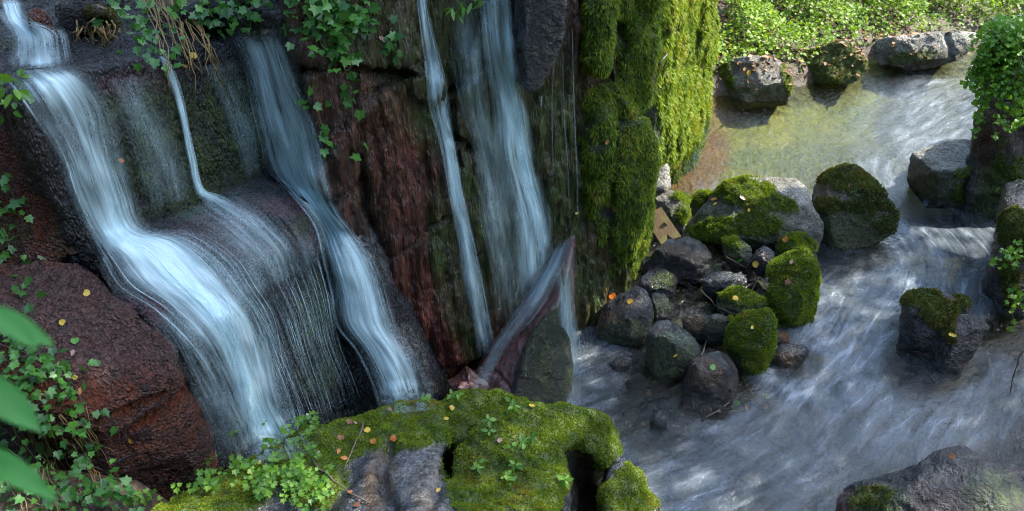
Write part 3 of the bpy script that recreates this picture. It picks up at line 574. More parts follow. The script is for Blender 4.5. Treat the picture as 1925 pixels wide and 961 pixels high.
# foreground boulder, moss over smooth wet stone
fa = [at(200, 1040, z=1.15), at(240, 985, z=1.1), at(340, 935, z=1.05), at(450, 885, z=1.0), at(520, 842, z=.96), at(580, 806, z=.92), at(660, 800, z=.92), at(640, 900, z=1.05), at(560, 1040, z=1.12)]
fb = [at(560, 830, z=.92), at(640, 794, z=.9), at(700, 768, z=.9), at(760, 755, z=.92), at(815, 764, z=.92), at(835, 790, z=.9), at(850, 1040, z=1.15), at(600, 1040, z=1.1), at(720, 850, z=1.0)]
fc = [at(830, 790, z=.86), at(850, 748, z=.88), at(900, 742, z=.9), at(945, 742, z=.9), at(1005, 756, z=.9), at(990, 820, z=.95), at(850, 830, z=.9)]
fd = [at(860, 850, z=.98), at(930, 800, z=1.02), at(1000, 762, z=.98), at(1060, 762, z=.92), at(1105, 778, z=.86), at(1065, 835, z=.9), at(1050, 900, z=.95), at(1000, 1040, z=1.1), at(830, 1040, z=1.1)]
fe = [at(1060, 766, z=.92), at(1110, 778, z=.86), at(1140, 800, z=.78), at(1158, 868, z=.66), at(1130, 862, z=.72), at(1075, 835, z=.84)]
ff = [at(1150, 862, z=.66), at(1200, 882, z=.56), at(1240, 940, z=.44), at(1256, 1040, z=.40), at(1150, 1040, z=.55), at(1140, 900, z=.62)]
def col_(p, zb, out=0.0): return [tuple(q) for q in p] + [(q[0], q[1]+out, zb) for q in p]
fg = [col_(fa, .2), col_(fb, .2), col_(fc, .3), col_(fd, .25), [tuple(q) for q in fe] + [(q[0]+.02, q[1]+.16, q[2]-.25) for q in fe], col_(ff, -.2)]
core = [(-1.0, 2.0, -.3), (.42, 2.0, -.3), (.42, 2.75, -.3), (-.9, 2.9, -.3), (-1.0, 2.0, .7), (.2, 2.0, .55), (.2, 2.75, .55), (-.9, 2.85, .6)]
fg.append(core); fg.append([(x, y, z) for x in (.2, .52) for y in (3.12, 3.28) for z in (-.3, .63)])
FGM = [(420, 930, 190, 50, -25), (600, 850, 80, 50, -20), (760, 790, 80, 36, 5), (770, 830, 50, 25, 0, .9), (920, 770, 90, 30, 0), (960, 870, 100, 90, -20), (1090, 800, 60, 40, 30), (910, 960, 40, 50, 0), (1190, 930, 50, 60, 30), (1000, 940, 50, 40, 0), (1040, 790, 60, 40), (1130, 830, 26, 40, -20), (330, 960, 120, 40, -20), (870, 800, 60, 40, -20), (880, 930, 40, 60, 0, .8), (690, 830, 60, 30, 0, .7), (600, 900, 60, 40, 0, .6), (1100, 820, 60, 30, 0), (920, 880, 80, 80, 0), (1000, 860, 80, 90, 0), (700, 800, 60, 36, 0), (640, 840, 66, 40, -10, 1), (590, 900, 60, 60, 0, 1), (890, 940, 50, 60, 0, 1), (680, 815, 70, 30, 0, 1)]
rock('mossy_boulder', 'big foreground boulder with thick green moss over smooth wet stone and a dark hollow', 'boulder', fg, M['smooth'], voxel=.011, sm=7, amp=.030, freq=2.6, fine=.003,
     moss=FGM, moss_noise=.45, tint=[(715, 900, 30, 70, 10, .9), (800, 920, 25, 60, 10, .8), (850, 800, 15, 30, 30, .8)], pale=[(770, 900, 60, 90, 10, .30), (850, 930, 40, 60, 10, .2)],
     cracks=[([(735, 845), (715, 880), (718, 920), (740, 961)], 12, .06), ([(845, 860), (830, 900), (810, 961)], 10, .03), ([(1075, 850), (1090, 900), (1120, 990)], 16, .05)],
     tuft=dict(dens=42000, length=.012, width=.0036, blades=4, lim=52000, splay=.9), moss_grow=.013)

# ------------------------------------------------------------------ terrain
def lin(a, b, n): return np.linspace(a, b, n)
gx = np.concatenate([-np.geomspace(80, 6.4, 14), lin(-6, 8, 215), np.geomspace(8.4, 80, 14)])
gy = np.concatenate([-np.geomspace(60, 2.4, 12), lin(-2, 14, 245), np.geomspace(14.5, 120, 14)])
far = np.array([at(1335, 196, z=0)[:2], at(1480, 178, z=0)[:2], at(1640, 136, z=0)[:2], at(1760, 112, z=0)[:2], at(1925, 98, z=0)[:2]])
rgt = np.array([at(1925, 860, z=0)[:2], at(1895, 650, z=0)[:2], at(1870, 400, z=0)[:2], at(1850, 250, z=0)[:2], at(1850, 110, z=0)[:2]])
def ground(x, y):
    P = np.stack([x, y, np.zeros_like(x)], 1)
    n1 = fbm(P*0.9, 3); n2 = fbm(P*4+5, 3)
    yf = np.interp(x, far[:, 0], far[:, 1]) + 0.1*n1
    z = -0.26 + 0.04*n2
    d = y-yf
    z = z + 0.36*sstep(-0.15, 0.3, d) + 0.30*np.clip(d-0.1, 0, 6) + 0.08*n1*sstep(0.2, 1, d)
    xr = np.interp(y, rgt[:, 1], rgt[:, 0]); d2 = x-xr
    z = np.maximum(z, -0.26 + 0.5*sstep(-0.25, 0.5, d2) + 0.25*np.clip(d2-0.3, 0, 4) + 0.05*n1)
    # rubble mound under the rock pile
    pile = at(1330, 540, z=0); e = np.sqrt(((x-pile[0])/0.85)**2 + ((y-pile[1])/1.0)**2)
    z = np.maximum(z, -0.26 + 0.22*sstep(1.25, 0.35, e) + 0.03*n2)
    # plateau behind the cliff
    sw = (x-PA[0][0])*BA[0] + (y-PA[0][1])*BA[1] - 0.75
    st = (x-PU[0][0])*BU[0] + (y-PU[0][1])*BU[1] - 0.45
    sp_ = (x-pa[0])*BP[0] + (y-pa[1])*BP[1] - 0.6
    s = np.minimum(np.minimum(sw, st), sp_)
    z = np.where(s > -0.2, np.maximum(z, -0.26 + 2.36*sstep(0, 0.25, s) + 0.20*np.clip(s, 0, 5) + 0.07*n1 + .02*n2), z)
    # near left bank
    m = sstep(-1.35, -1.75, x)*sstep(3.25, 2.8, y)
    z = np.maximum(z, -0.26 + m*(1.0 + 0.25*np.clip(-1.7-x, 0, 3)) + .04*n1)
    hid = sstep(-1.9, -2.4, x)*sstep(2.6, 3.2, y)*(s <= -0.2)
    z = np.maximum(z, -0.26 + hid*1.2)
    return z
X, Y = np.meshgrid(gx, gy); xx, yy = X.ravel(), Y.ravel()
zz = ground(xx, yy)
def gridf(nx, ny):
    i = np.arange(nx*ny).reshape(ny, nx)
    return np.stack([i[:-1, :-1].ravel(), i[:-1, 1:].ravel(), i[1:, 1:].ravel(), i[1:, :-1].ravel()], 1)
TV = np.stack([xx, yy, zz], 1); TF = gridf(len(gx), len(gy))
gm, t = new_mat('bed_and_soil'); b = NB(t)
tc = b.n('ShaderNodeTexCoord').outputs['Object']
n_a = b.noise(tc, 1.6, 4); n_b = b.noise(tc, 9, 5, .65); n_c = b.noise(tc, 55, 4, .7)
vor = b.n('ShaderNodeTexVoronoi'); vor.inputs['Scale'].default_value = 15; b.l(tc, vor.inputs['Vector'])
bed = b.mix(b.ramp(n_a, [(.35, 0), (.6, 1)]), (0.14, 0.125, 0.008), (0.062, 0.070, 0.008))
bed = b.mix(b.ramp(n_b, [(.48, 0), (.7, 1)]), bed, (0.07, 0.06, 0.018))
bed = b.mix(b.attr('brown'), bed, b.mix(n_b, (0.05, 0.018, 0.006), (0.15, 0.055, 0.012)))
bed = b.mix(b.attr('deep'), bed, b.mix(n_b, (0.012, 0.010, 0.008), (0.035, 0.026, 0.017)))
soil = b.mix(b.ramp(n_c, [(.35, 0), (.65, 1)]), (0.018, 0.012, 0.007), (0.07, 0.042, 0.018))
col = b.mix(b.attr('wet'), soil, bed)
p = b.n('ShaderNodeBsdfPrincipled'); b.l(col, p.inputs['Base Color']); p.inputs['Roughness'].default_value = .6
hh = b.math('ADD', b.math('MULTIPLY', n_b, .8), b.math('ADD', b.math('MULTIPLY', n_c, .3), b.math('MULTIPLY', vor.outputs['Distance'], .5)))
b.l(b.bump(hh, 1, .03), p.inputs['Normal'])
o = b.n('ShaderNodeOutputMaterial'); b.l(p.outputs[0], o.inputs[0])
tpx, tpy = project(TV)
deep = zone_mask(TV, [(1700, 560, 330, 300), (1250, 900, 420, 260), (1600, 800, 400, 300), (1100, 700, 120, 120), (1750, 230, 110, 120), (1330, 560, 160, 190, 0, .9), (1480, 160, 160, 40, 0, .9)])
brown = zone_mask(TV, [(1310, 290, 60, 70, 20), (1340, 200, 90, 40, 0, .8), (1290, 340, 60, 40), (1200, 730, 100, 60, 0, .8), (1290, 760, 120, 50)])
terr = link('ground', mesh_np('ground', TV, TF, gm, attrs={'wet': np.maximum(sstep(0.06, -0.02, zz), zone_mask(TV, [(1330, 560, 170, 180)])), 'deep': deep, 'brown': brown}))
tag(terr, 'brown earth banks and pebbly stream bed', 'ground', kind='structure')
ROCKS.append((TV, np.concatenate([TF[:, [0, 1, 2]], TF[:, [0, 2, 3]]])))

def make_bvh():
    Vs, Ts, n = [], [], 0
    for v, tt in ROCKS: Vs.append(v); Ts.append(tt+n); n += len(v)
    return BVHTree.FromPolygons(np.concatenate(Vs).tolist(), np.concatenate(Ts).tolist())
BVH = make_bvh(); GBVH = BVHTree.FromPolygons(TV.tolist(), ROCKS[-1][1].tolist())
def hit(px, py):
    r = ray(px, py); L = np.linalg.norm(r)
    h = BVH.ray_cast(Vector(CAM), Vector(r/L), 60)
    return (np.array(h[0]), np.array(h[1]), h[3]) if h[0] is not None else None
def down(x, y, z=6):
    h = BVH.ray_cast(Vector((x, y, z)), Vector((0, 0, -1)), 20)
    return (np.array(h[0]), np.array(h[1])) if h[0] is not None else None

# ------------------------------------------------------------------ stream
wx = lin(-3.2, 7.5, 330); wy = lin(1.2, 11.0, 300)
X, Y = np.meshgrid(wx, wy); WV = np.stack([X.ravel(), Y.ravel(), np.zeros(X.size)], 1)
fl = np.array([at(*q, z=0)[:2] for q in [(1950, 130), (1800, 170), (1690, 240), (1625, 300), (1640, 400), (1690, 480), (1640, 590), (1560, 700), (1420, 820), (1240, 900), (1050, 960), (800, 1000)]])
def catmull(Pt, n=12):
    Pt = np.vstack([2*Pt[0]-Pt[1], Pt, 2*Pt[-1]-Pt[-2]]); out = []
    for i in range(1, len(Pt)-2):
        p0, p1, p2, p3 = Pt[i-1:i+3]
        for u in np.linspace(0, 1, n, endpoint=False):
            out.append(0.5*((2*p1)+(-p0+p2)*u+(2*p0-5*p1+4*p2-p3)*u*u+(-p0+3*p1-3*p2+p3)*u**3))
    out.append(Pt[-2]); return np.array(out)
cl = catmull(fl); seg = np.diff(cl, axis=0); sl_ = np.linalg.norm(seg, axis=1); cum = np.concatenate([[0], np.cumsum(sl_)])
W2 = WV[:, :2]; acc_s = np.zeros(len(W2)); acc_t = np.zeros(len(W2)); acc_w = np.zeros(len(W2))
for i in range(len(seg)):
    mid = (cl[i]+cl[i+1])/2; u = seg[i]/sl_[i]; nrm = np.array([-u[1], u[0]])
    dv = W2-mid; dist2 = (dv**2).sum(1); wgt = 1/(dist2+0.15)**3
    acc_w += wgt; acc_s += wgt*(cum[i]+sl_[i]/2+dv@u); acc_t += wgt*(dv@nrm)
fs, ft = acc_s/acc_w, acc_t/acc_w
foam_sheen = zone_mask(WV, [(1780, 230, 105, 120, 0, .62), (1670, 240, 80, 80, 0, .25), (1650, 360, 60, 70, 0, .6), (1720, 470, 190, 110, 0, .9), (1600, 600, 90, 140, 20, .95), (1550, 690, 130, 100, 0, 1), (1800, 500, 100, 100, 0, .9),  # whitewater zones plus bright sky reflections painted onto the water
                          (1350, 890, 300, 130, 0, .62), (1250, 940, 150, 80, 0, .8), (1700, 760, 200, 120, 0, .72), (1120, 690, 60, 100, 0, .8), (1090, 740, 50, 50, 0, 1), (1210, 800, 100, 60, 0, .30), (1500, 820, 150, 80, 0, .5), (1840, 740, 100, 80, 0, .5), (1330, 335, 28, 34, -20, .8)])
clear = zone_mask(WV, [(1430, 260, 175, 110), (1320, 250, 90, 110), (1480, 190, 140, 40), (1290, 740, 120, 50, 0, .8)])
sheen_gap = zone_mask(WV, [(1700, 690, 50, 50), (1780, 710, 90, 30, -20), (1570, 490, 60, 40), (1610, 480, 70, 30), (1225, 800, 70, 50), (1790, 402, 100, 26), (1710, 370, 30, 50), (1440, 200, 100, 24), (1570, 160, 90, 18), (1740, 130, 110, 20), (1500, 690, 50, 30), (1150, 730, 60, 60, 0, .6)])  # thins the painted sheen in front of the boulders
foam_sheen = np.clip(foam_sheen*(1-0.96*clear)*(1-.75*sheen_gap), 0, 1)
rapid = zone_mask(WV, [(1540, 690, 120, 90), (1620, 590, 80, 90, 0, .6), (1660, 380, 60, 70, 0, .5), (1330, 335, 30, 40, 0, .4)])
Q = np.stack([fs*3.2, ft*6.5, np.zeros_like(fs)], 1)
dz = 0.006*fbm(Q, 3) + rapid*0.028*fbm(np.stack([fs*6, ft*5, fs*0], 1)+4, 3) + 0.004*perlin(np.stack([fs*10, ft*16, fs*0], 1))
dz *= np.clip(1-0.6*clear, 0.2, 1)
WV[:, 2] = dz
wm, t = new_mat('silky_stream_water'); b = NB(t)
uvn = b.n('ShaderNodeUVMap').outputs[0]
fv = b.scalev(uvn, (1.0, 3.2, 1)); st1 = b.noise(b.scalev(uvn, (1, 4.5, 1)), 3.2, 5, .6, .6); st2 = b.noise(b.scalev(uvn, (1.0, 5.0, 1)), 9, 4, .6, .5); st3 = b.noise(uvn, 2.2, 3, .5)
rip = b.noise(b.scalev(uvn, (1, 2.0, 1)), 22, 3, .55, .8)
fo = b.attr('foam_sheen')
h = b.math('ADD', b.math('MULTIPLY', st1, .7), b.math('MULTIPLY', rip, .5))
bp = b.bump(h, .6, .03)
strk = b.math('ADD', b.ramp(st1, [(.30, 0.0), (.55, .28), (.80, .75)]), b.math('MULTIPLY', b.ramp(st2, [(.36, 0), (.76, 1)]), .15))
milk_sheen = b.math('MULTIPLY', fo, b.math('ADD', .22, b.math('MULTIPLY', strk, b.ramp(st3, [(.3, .45), (.65, .95)]))), True)
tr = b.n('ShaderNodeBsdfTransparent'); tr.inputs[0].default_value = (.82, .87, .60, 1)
df = b.n('ShaderNodeBsdfDiffuse'); b.l(b.mix(strk, (.095, .12, .145), (.46, .52, .57)), df.inputs[0])  # pale streaks put the sky sheen into the diffuse colour
m1 = b.n('ShaderNodeMixShader'); b.l(milk_sheen, m1.inputs[0]); b.l(tr.outputs[0], m1.inputs[1]); b.l(df.outputs[0], m1.inputs[2])
gl = b.n('ShaderNodeBsdfGlossy'); gl.inputs['Roughness'].default_value = .10; b.l(bp, gl.inputs['Normal'])
fr_ = b.n('ShaderNodeFresnel'); fr_.inputs[0].default_value = 1.34; b.l(bp, fr_.inputs['Normal'])
m2 = b.n('ShaderNodeMixShader'); b.l(fr_.outputs[0], m2.inputs[0]); b.l(m1.outputs[0], m2.inputs[1]); b.l(gl.outputs[0], m2.inputs[2])
o = b.n('ShaderNodeOutputMaterial'); b.l(m2.outputs[0], o.inputs[0])
wat = link('stream_water', mesh_np('stream_water', WV, gridf(len(wx), len(wy)), wm, attrs={'foam_sheen': foam_sheen}, uv=np.stack([fs, ft], 1)))
tag(wat, 'silky stream winding between mossy boulders', 'water', kind='structure')

# ------------------------------------------------------------------ waterfalls
fm, t = new_mat('silky_falling_water'); b = NB(t)
uvn = b.n('ShaderNodeUVMap').outputs[0]
a1 = b.noise(b.scalev(uvn, (22, 1.3, 1)), 1.6, 4, .6, .15); a2 = b.noise(b.scalev(uvn, (70, 2.2, 1)), 1.5, 3, .6); a3 = b.noise(b.scalev(uvn, (4, 1.2, 1)), 1.3, 2)
de = b.attr('dens')
a4 = b.noise(b.scalev(uvn, (9, .8, 1)), 1.4, 2, .5, .1)
al = b.math('MULTIPLY', b.math('ADD', b.math('MULTIPLY', b.ramp(a1, [(.36, 0), (.68, 1)]), .85), b.math('MULTIPLY', b.ramp(a2, [(.34, 0), (.72, 1)]), .45)), b.ramp(a4, [(.34, .3), (.62, 1.0)]))
al = b.math('ADD', al, b.math('MULTIPLY', b.math('SUBTRACT', a3, .5), 1.3))
al = b.math('ADD', b.math('MULTIPLY', al, de), b.math('MULTIPLY', b.math('POWER', de, 2.6), .46), True)
bp = b.bump(b.math('ADD', a1, b.math('MULTIPLY', a2, .6)), .2, .01)
p = b.n('ShaderNodeBsdfPrincipled'); p.inputs['Base Color'].default_value = (.66, .88, .90, 1); p.inputs['Roughness'].default_value = .4; b.l(bp, p.inputs['Normal'])
tl = b.n('ShaderNodeBsdfTranslucent'); tl.inputs[0].default_value = (.72, .86, .94, 1)
mm = b.n('ShaderNodeMixShader'); mm.inputs[0].default_value = .25; b.l(p.outputs[0], mm.inputs[1]); b.l(tl.outputs[0], mm.inputs[2])
tr = b.n('ShaderNodeBsdfTransparent')
ms = b.n('ShaderNodeMixShader'); b.l(al, ms.inputs[0]); b.l(tr.outputs[0], ms.inputs[1]); b.l(mm.outputs[0], ms.inputs[2])
o = b.n('ShaderNodeOutputMaterial'); b.l(ms.outputs[0], o.inputs[0])

def fall(name, label, rows, strands=30, sheet=1.0, sden=1.0, nu=26, step=9, off=0.018, thick=0.010, cat='waterfall', free=None, bow=0.0, edge=.34, sw=(.004, .014), smooth_it=6):
    rows = np.array(rows, float)
    L = np.hypot(np.diff((rows[:, 0]+rows[:, 2])/2), np.diff((rows[:, 1]+rows[:, 3])/2)); s = np.concatenate([[0], np.cumsum(L)])
    nv = max(12, int(s[-1]/step))
    dense = catmull(rows, 16); sd = np.concatenate([np.linspace(s[i], s[i+1], 16, endpoint=False) for i in range(len(s)-1)]+[[s[-1]]])
    sv = np.linspace(0, s[-1], nv); rr = np.stack([np.interp(sv, sd, dense[:, k]) for k in range(rows.shape[1])], 1)
    if nu > 4:
        for c0, sg in ((0, -1), (2, 1)):
            w_ = np.hypot(rr[:, 2]-rr[:, 0], rr[:, 3]-rr[:, 1]); nz = perlin(np.stack([sv/160+R.rand()*50, sv*0+c0, sv*0+.3], 1))
            rr[:, c0] += sg*nz*np.minimum(w_*.22, 16)
    u = np.linspace(0, 1, nu)
    PX = rr[:, 0:1]*(1-u)+rr[:, 2:3]*u; PY = rr[:, 1:2]*(1-u)+rr[:, 3:4]*u
    Tt = np.full((nv, nu), np.nan)
    for i in range(nv):
        for j in range(nu):
            if free is not None: Tt[i, j] = free/ray(PX[i, j], PY[i, j])[1]; continue
            h = hit(PX[i, j], PY[i, j])
            if h: Tt[i, j] = np.linalg.norm(h[0]-CAM)/np.linalg.norm(ray(PX[i, j], PY[i, j]))
    for i in range(nv):
        bad = np.isnan(Tt[i])
        if bad.all(): Tt[i] = Tt[i-1] if i else 5
        elif bad.any(): Tt[i, bad] = np.interp(u[bad], u[~bad], Tt[i, ~bad])
    if free is None:
        # reject jumps to things far behind or in front of the run of the water
        for _ in range(2):
            pad = np.pad(Tt, 3, mode='edge'); med = np.median(np.stack([pad[a:a+nv, c:c+nu] for a in range(7) for c in range(7)]), 0)
            Tt = np.where(np.abs(Tt-med) > .12, med, Tt)
        S = Tt.copy()
        for _ in range(smooth_it):
            q = np.pad(S, 1, mode='edge'); S = (q[:-2, 1:-1]+q[2:, 1:-1]+q[1:-1, :-2]+q[1:-1, 2:]+2*S)/6
            S = np.minimum(S, Tt+.0)
        Tt = S
    rays = FW + RT*((PX-962.5)/F_PX)[..., None] + UP*((480.5-PY)/F_PX)[..., None]
    rl = np.linalg.norm(rays, axis=2)
    V = CAM + rays*(Tt - (off + thick*np.sin(np.pi*u)[None, :])/rl)[..., None]
    wid = np.linalg.norm(V[:, -1]-V[:, 0], axis=1); vlen = np.concatenate([[0], np.cumsum(np.linalg.norm(np.diff(V[:, nu//2], axis=0), axis=1))])
    U = u[None, :]*np.median(wid)*np.ones((nv, 1)) + R.rand()*20; VV = np.repeat(vlen[:, None], nu, 1)
    ef = np.clip(np.minimum(u, 1-u)/edge, 0, 1)[None, :]
    vf = sstep(0, .05, sv/s[-1])[:, None]*sstep(1, .94, sv/s[-1])[:, None]
    D = sheet*rr[:, 4:5]*ef*(.3+.7*vf)
    Vl, Fl, Dl, Ul = [V.reshape(-1, 3)], [gridf(nu, nv)], [D.ravel()], [np.stack([U.ravel(), VV.ravel()], 1)]
    n0 = nu*nv
    for k in range(strands):
        ln = R.uniform(.25, .8); v0 = R.uniform(-.1, 1-ln*.7); i0, i1 = int(max(0, v0)*(nv-1)), int(min(1, v0+ln)*(nv-1))
        if i1-i0 < 5: continue
        uc = np.clip(R.beta(1.3, 1.3), .03, .97); wd = R.uniform(*sw); idx = np.arange(i0, i1+1)
        wob = uc + .02*np.linspace(-1, 1, len(idx))*R.normal()
        P = np.stack([np.array([np.interp(wob[a], u, V[i, :, c]) for a, i in enumerate(idx)]) for c in range(3)], 1)
        sidev = (V[idx, -1]-V[idx, 0]); sidev /= np.linalg.norm(sidev, axis=1)[:, None]
        tow = CAM-P; tow /= np.linalg.norm(tow, axis=1)[:, None]
        tt = np.linspace(0, 1, len(idx)); prof = np.sin(np.pi*np.clip(tt, .0, 1))**.6
        P = P + tow*R.uniform(.004, .014)
        half = sidev*(wd*(.5+.5*prof))[:, None]/2
        SV = np.stack([P-half, P+tow*(wd*.35), P+half], 1).reshape(-1, 3)
        dd = np.repeat((prof*np.interp(idx, np.arange(nv), rr[:, 4])*sden*R.uniform(.25, .8))[:, None], 3, 1); dd[:, 0] *= .2; dd[:, 2] *= .2
        Vl.append(SV); Fl.append(gridf(3, len(idx))+n0); Dl.append(dd.ravel()); n0 += len(SV)
        Ul.append(np.stack([np.tile([0, wd/2, wd], len(idx))+R.rand()*30, np.repeat(vlen[idx], 3)], 1))
    o = place(name, np.concatenate(Vl), [np.concatenate(Fl)], fm, attrs={'dens': np.clip(np.concatenate(Dl), 0, 1.2)}, uv=np.concatenate(Ul))
    return tag(o, label, cat)

fall('waterfall', 'short uppermost fall in the top left corner above the main waterfall', [(-10, 0, 40, -4, .8), (0, 40, 60, 34, .8), (8, 66, 118, 58, .8), (6, 90, 128, 84, .55), (4, 132, 136, 124, .75)], 24)
fall('waterfall', 'main broad white fall over the upper left tier and bending across the ledge', 
     [(-10, 138, 140, 122, .95), (28, 172, 186, 152, .9), (68, 228, 224, 214, .62), (100, 290, 238, 282, .66), (132, 370, 258, 366, .8), (160, 452, 288, 424, 1.0), (176, 496, 380, 436, 1.05), (212, 545, 455, 486, 1.0), (278, 582, 492, 542, .95), (338, 636, 512, 585, .9), (388, 702, 528, 660, .8), (430, 780, 556, 750, .76), (462, 880, 604, 850, .65)], 44, nu=34, sw=(.005, .02))
fall('waterfall', 'bright cord of water within the lower left fall over the ledge lip', [(285, 500, 330, 480, .4), (300, 535, 365, 520, .8), (350, 562, 420, 552, 1), (392, 610, 448, 608, 1), (420, 680, 472, 680, .9), (440, 760, 500, 760, .8), (462, 870, 530, 860, .7)], 40, nu=14)
fall('waterfall', 'sparse dark curtain of threads over the right half of the ledge front', [(430, 545, 605, 462, .28), (452, 590, 612, 492, .42), (480, 640, 622, 540, .42), (505, 700, 640, 620, .38), (530, 770, 668, 700, .42), (555, 850, 690, 775, .34)], 190, sheet=.10, sden=2.3, nu=34, sw=(.003, .007), edge=.08)
fall('waterfall', 'thin film of water spreading over the reddish ledge top', [(275, 428, 492, 330, .1), (330, 462, 560, 380, .36), (395, 520, 598, 430, .42), (430, 570, 602, 470, .36), (440, 590, 606, 484, .1)], 4, nu=26, sw=(.004, .012))
fall('waterfall', 'sheer wet film at the left edge of the ledge front by the rusty dome', [(262, 600, 340, 575, .2), (315, 650, 372, 625, .32), (350, 720, 410, 690, .34), (385, 800, 450, 780, .3), (405, 880, 470, 860, .28)], 36, nu=16, sw=(.003, .008))
fall('waterfall', 'single thin stream down the middle of the upper left tier', [(293, 96, 308, 94, .5), (306, 128, 326, 126, .8), (326, 180, 344, 178, .8), (342, 240, 358, 240, .85), (352, 300, 372, 300, .9), (364, 356, 386, 354, .95), (384, 384, 420, 366, .7), (420, 420, 470, 392, .35), (440, 450, 510, 420, .15)], 16, nu=10)
fall('waterfall', 'faint veil of threads on the mossy tier right of the main broad fall', [(190, 150, 285, 140, .2), (215, 200, 300, 180, .3), (240, 270, 330, 250, .3), (262, 340, 352, 320, .28), (275, 400, 370, 370, .2)], 46, nu=18, sw=(.003, .007))
fall('waterfall', 'faint threads on the mossy tier left of the second cascade', [(372, 125, 440, 110, .2), (395, 170, 462, 160, .3), (425, 230, 486, 220, .26), (450, 300, 492, 290, .25), (462, 340, 496, 320, .12)], 26, nu=14, sw=(.003, .007))
fall('waterfall', 'second cascade sliding down beside the brown cliff and over the pale chute rock',
     [(434, 62, 526, 52, .8), (446, 110, 550, 105, .9), (464, 180, 574, 180, .88), (484, 250, 598, 255, .88), (500, 312, 616, 335, .95), (545, 360, 636, 400, .98), (585, 420, 672, 440, .92), (600, 480, 704, 480, .92), (612, 545, 725, 540, .85), (625, 610, 750, 605, .88), (670, 660, 775, 655, .85), (695, 710, 800, 705, .8), (708, 780, 828, 770, .7)], 56, nu=30, sw=(.006, .022))
fall('waterfall', 'left of the two tall streams on the central cliff', [(778, -40, 802, -40, .8), (784, 20, 808, 20, .8), (794, 90, 822, 90, .75), (802, 150, 836, 150, .7), (808, 200, 842, 195, .85), (826, 270, 856, 265, .8), (842, 360, 876, 350, .75), (858, 450, 894, 440, .7), (876, 560, 914, 550, .7), (892, 680, 930, 655, .65)], 60, nu=16, sw=(.003, .01))
fall('waterfall', 'tallest and broadest of the streams on the central cliff', [(893, -40, 950, -40, .55), (900, 60, 958, 60, .6), (908, 130, 968, 130, .6), (922, 220, 990, 220, .68), (938, 330, 1016, 320, .7), (952, 430, 1034, 400, .75), (966, 520, 1046, 446, .75), (972, 580, 1056, 470, .55)], 60, nu=26, sw=(.004, .016))
fall('waterfall', 'bright cord of water in the middle of the tallest cliff stream', [(934, -40, 958, -40, .7), (940, 60, 966, 60, .9), (946, 150, 976, 150, .95), (960, 250, 990, 250, .85), (980, 360, 1014, 350, .85), (998, 460, 1034, 430, .85), (1000, 510, 1042, 455, .6)], 30, nu=10)
fall('waterfall', 'pale sheet spreading over the wet cliff between the two tall streams', [(832, 0, 900, 0, .2), (850, 130, 912, 130, .32), (872, 240, 930, 240, .34), (900, 380, 965, 380, .36), (920, 520, 995, 510, .36), (930, 620, 975, 590, .2)], 70, nu=16, sw=(.003, .006))
fall('waterfall', 'white water rushing down the top of the leaning slab', [(1035, 470, 1080, 436, .6), (1005, 520, 1062, 500, .75), (975, 565, 1035, 560, .5), (950, 605, 1005, 600, .35), (925, 650, 965, 640, .30), (895, 705, 930, 700, .34), (880, 735, 920, 740, .2)], 40, nu=20, sw=(.004, .014))
fall('waterfall', 'short white fall from the leaning slab edge down to the stream pool', [(1040, 520, 1076, 452, .3), (1046, 560, 1080, 510, .75), (1048, 610, 1086, 570, .85), (1054, 660, 1094, 640, .8), (1060, 720, 1100, 700, .7), (1062, 768, 1112, 742, .45)], 34, nu=14, free=4.40, sw=(.003, .01))
for rowset, lab in [([(1016, 180, 1021, 180, .7), (1010, 250, 1015, 250, .6), (1013, 330, 1018, 330, .6), (1030, 430, 1036, 430, .5)], 'curved thread of water dripping from the black overhang'),
               ([(1040, 110, 1043, 110, .5), (1036, 200, 1039, 200, .5), (1038, 300, 1041, 300, .4), (1042, 420, 1045, 420, .4)], 'thin thread of water below the black overhang tip'),
               ([(1056, 95, 1059, 95, .5), (1058, 200, 1061, 200, .45), (1066, 320, 1069, 320, .35), (1070, 420, 1073, 420, .3)], 'thin straight thread of water right of the black overhang'),
               ([(1074, 50, 1077, 50, .5), (1077, 180, 1080, 180, .5), (1082, 300, 1085, 300, .4), (1085, 410, 1088, 410, .35)], 'longest straight thread of water beside the mossy crag')]:
    fall('water_thread', lab, rowset, 0, nu=4, free=4.85, thick=.003, cat='trickle', edge=.05)

# ------------------------------------------------------------------ plants
def tmpl(outline, fold=.15, cup=.1):
    """leaf blade from its outline (x across, y along, stalk at the origin): a fan over a raised midrib"""
    O = np.array(outline, float); c = np.array([[0, O[:, 1].max()*.45]])
    P = np.vstack([c, O]); z = fold*np.abs(P[:, 0]) - cup*(P[:, 1]/P[:, 1].max())**2*.5
    n = len(O); F = np.array([[0, 1+i, 1+(i+1) % n] for i in range(n)])
    return np.column_stack([P, z]), F
T_IVY = tmpl([(0, .02), (.22, -.08), (.48, .08), (.38, .30), (.52, .56), (.24, .58), (0, 1.0), (-.24, .58), (-.52, .56), (-.38, .30), (-.48, .08), (-.22, -.08)])
T_OVAL = tmpl([(0, 0), (.2, .15), (.28, .4), (.2, .72), (0, 1), (-.2, .72), (-.28, .4), (-.2, .15)])
T_LANCE = tmpl([(0, 0), (.1, .2), (.14, .45), (.08, .8), (0, 1.05), (-.08, .8), (-.14, .45), (-.1, .2)])
T_HERB = tmpl([(0, 0), (.12, .12), (.42, .18), (.34, .38), (.46, .60), (.18, .56), (0, .95), (-.18, .56), (-.46, .60), (-.34, .38), (-.42, .18), (-.12, .12)], .2, .15)
T_ROUND = tmpl([(0, .05), (.32, .0), (.5, .3), (.4, .68), (0, .9), (-.4, .68), (-.5, .3), (-.32, .0)], .1, .25)
def unit(a): return a/np.maximum(np.linalg.norm(a, axis=-1, keepdims=True), 1e-9)
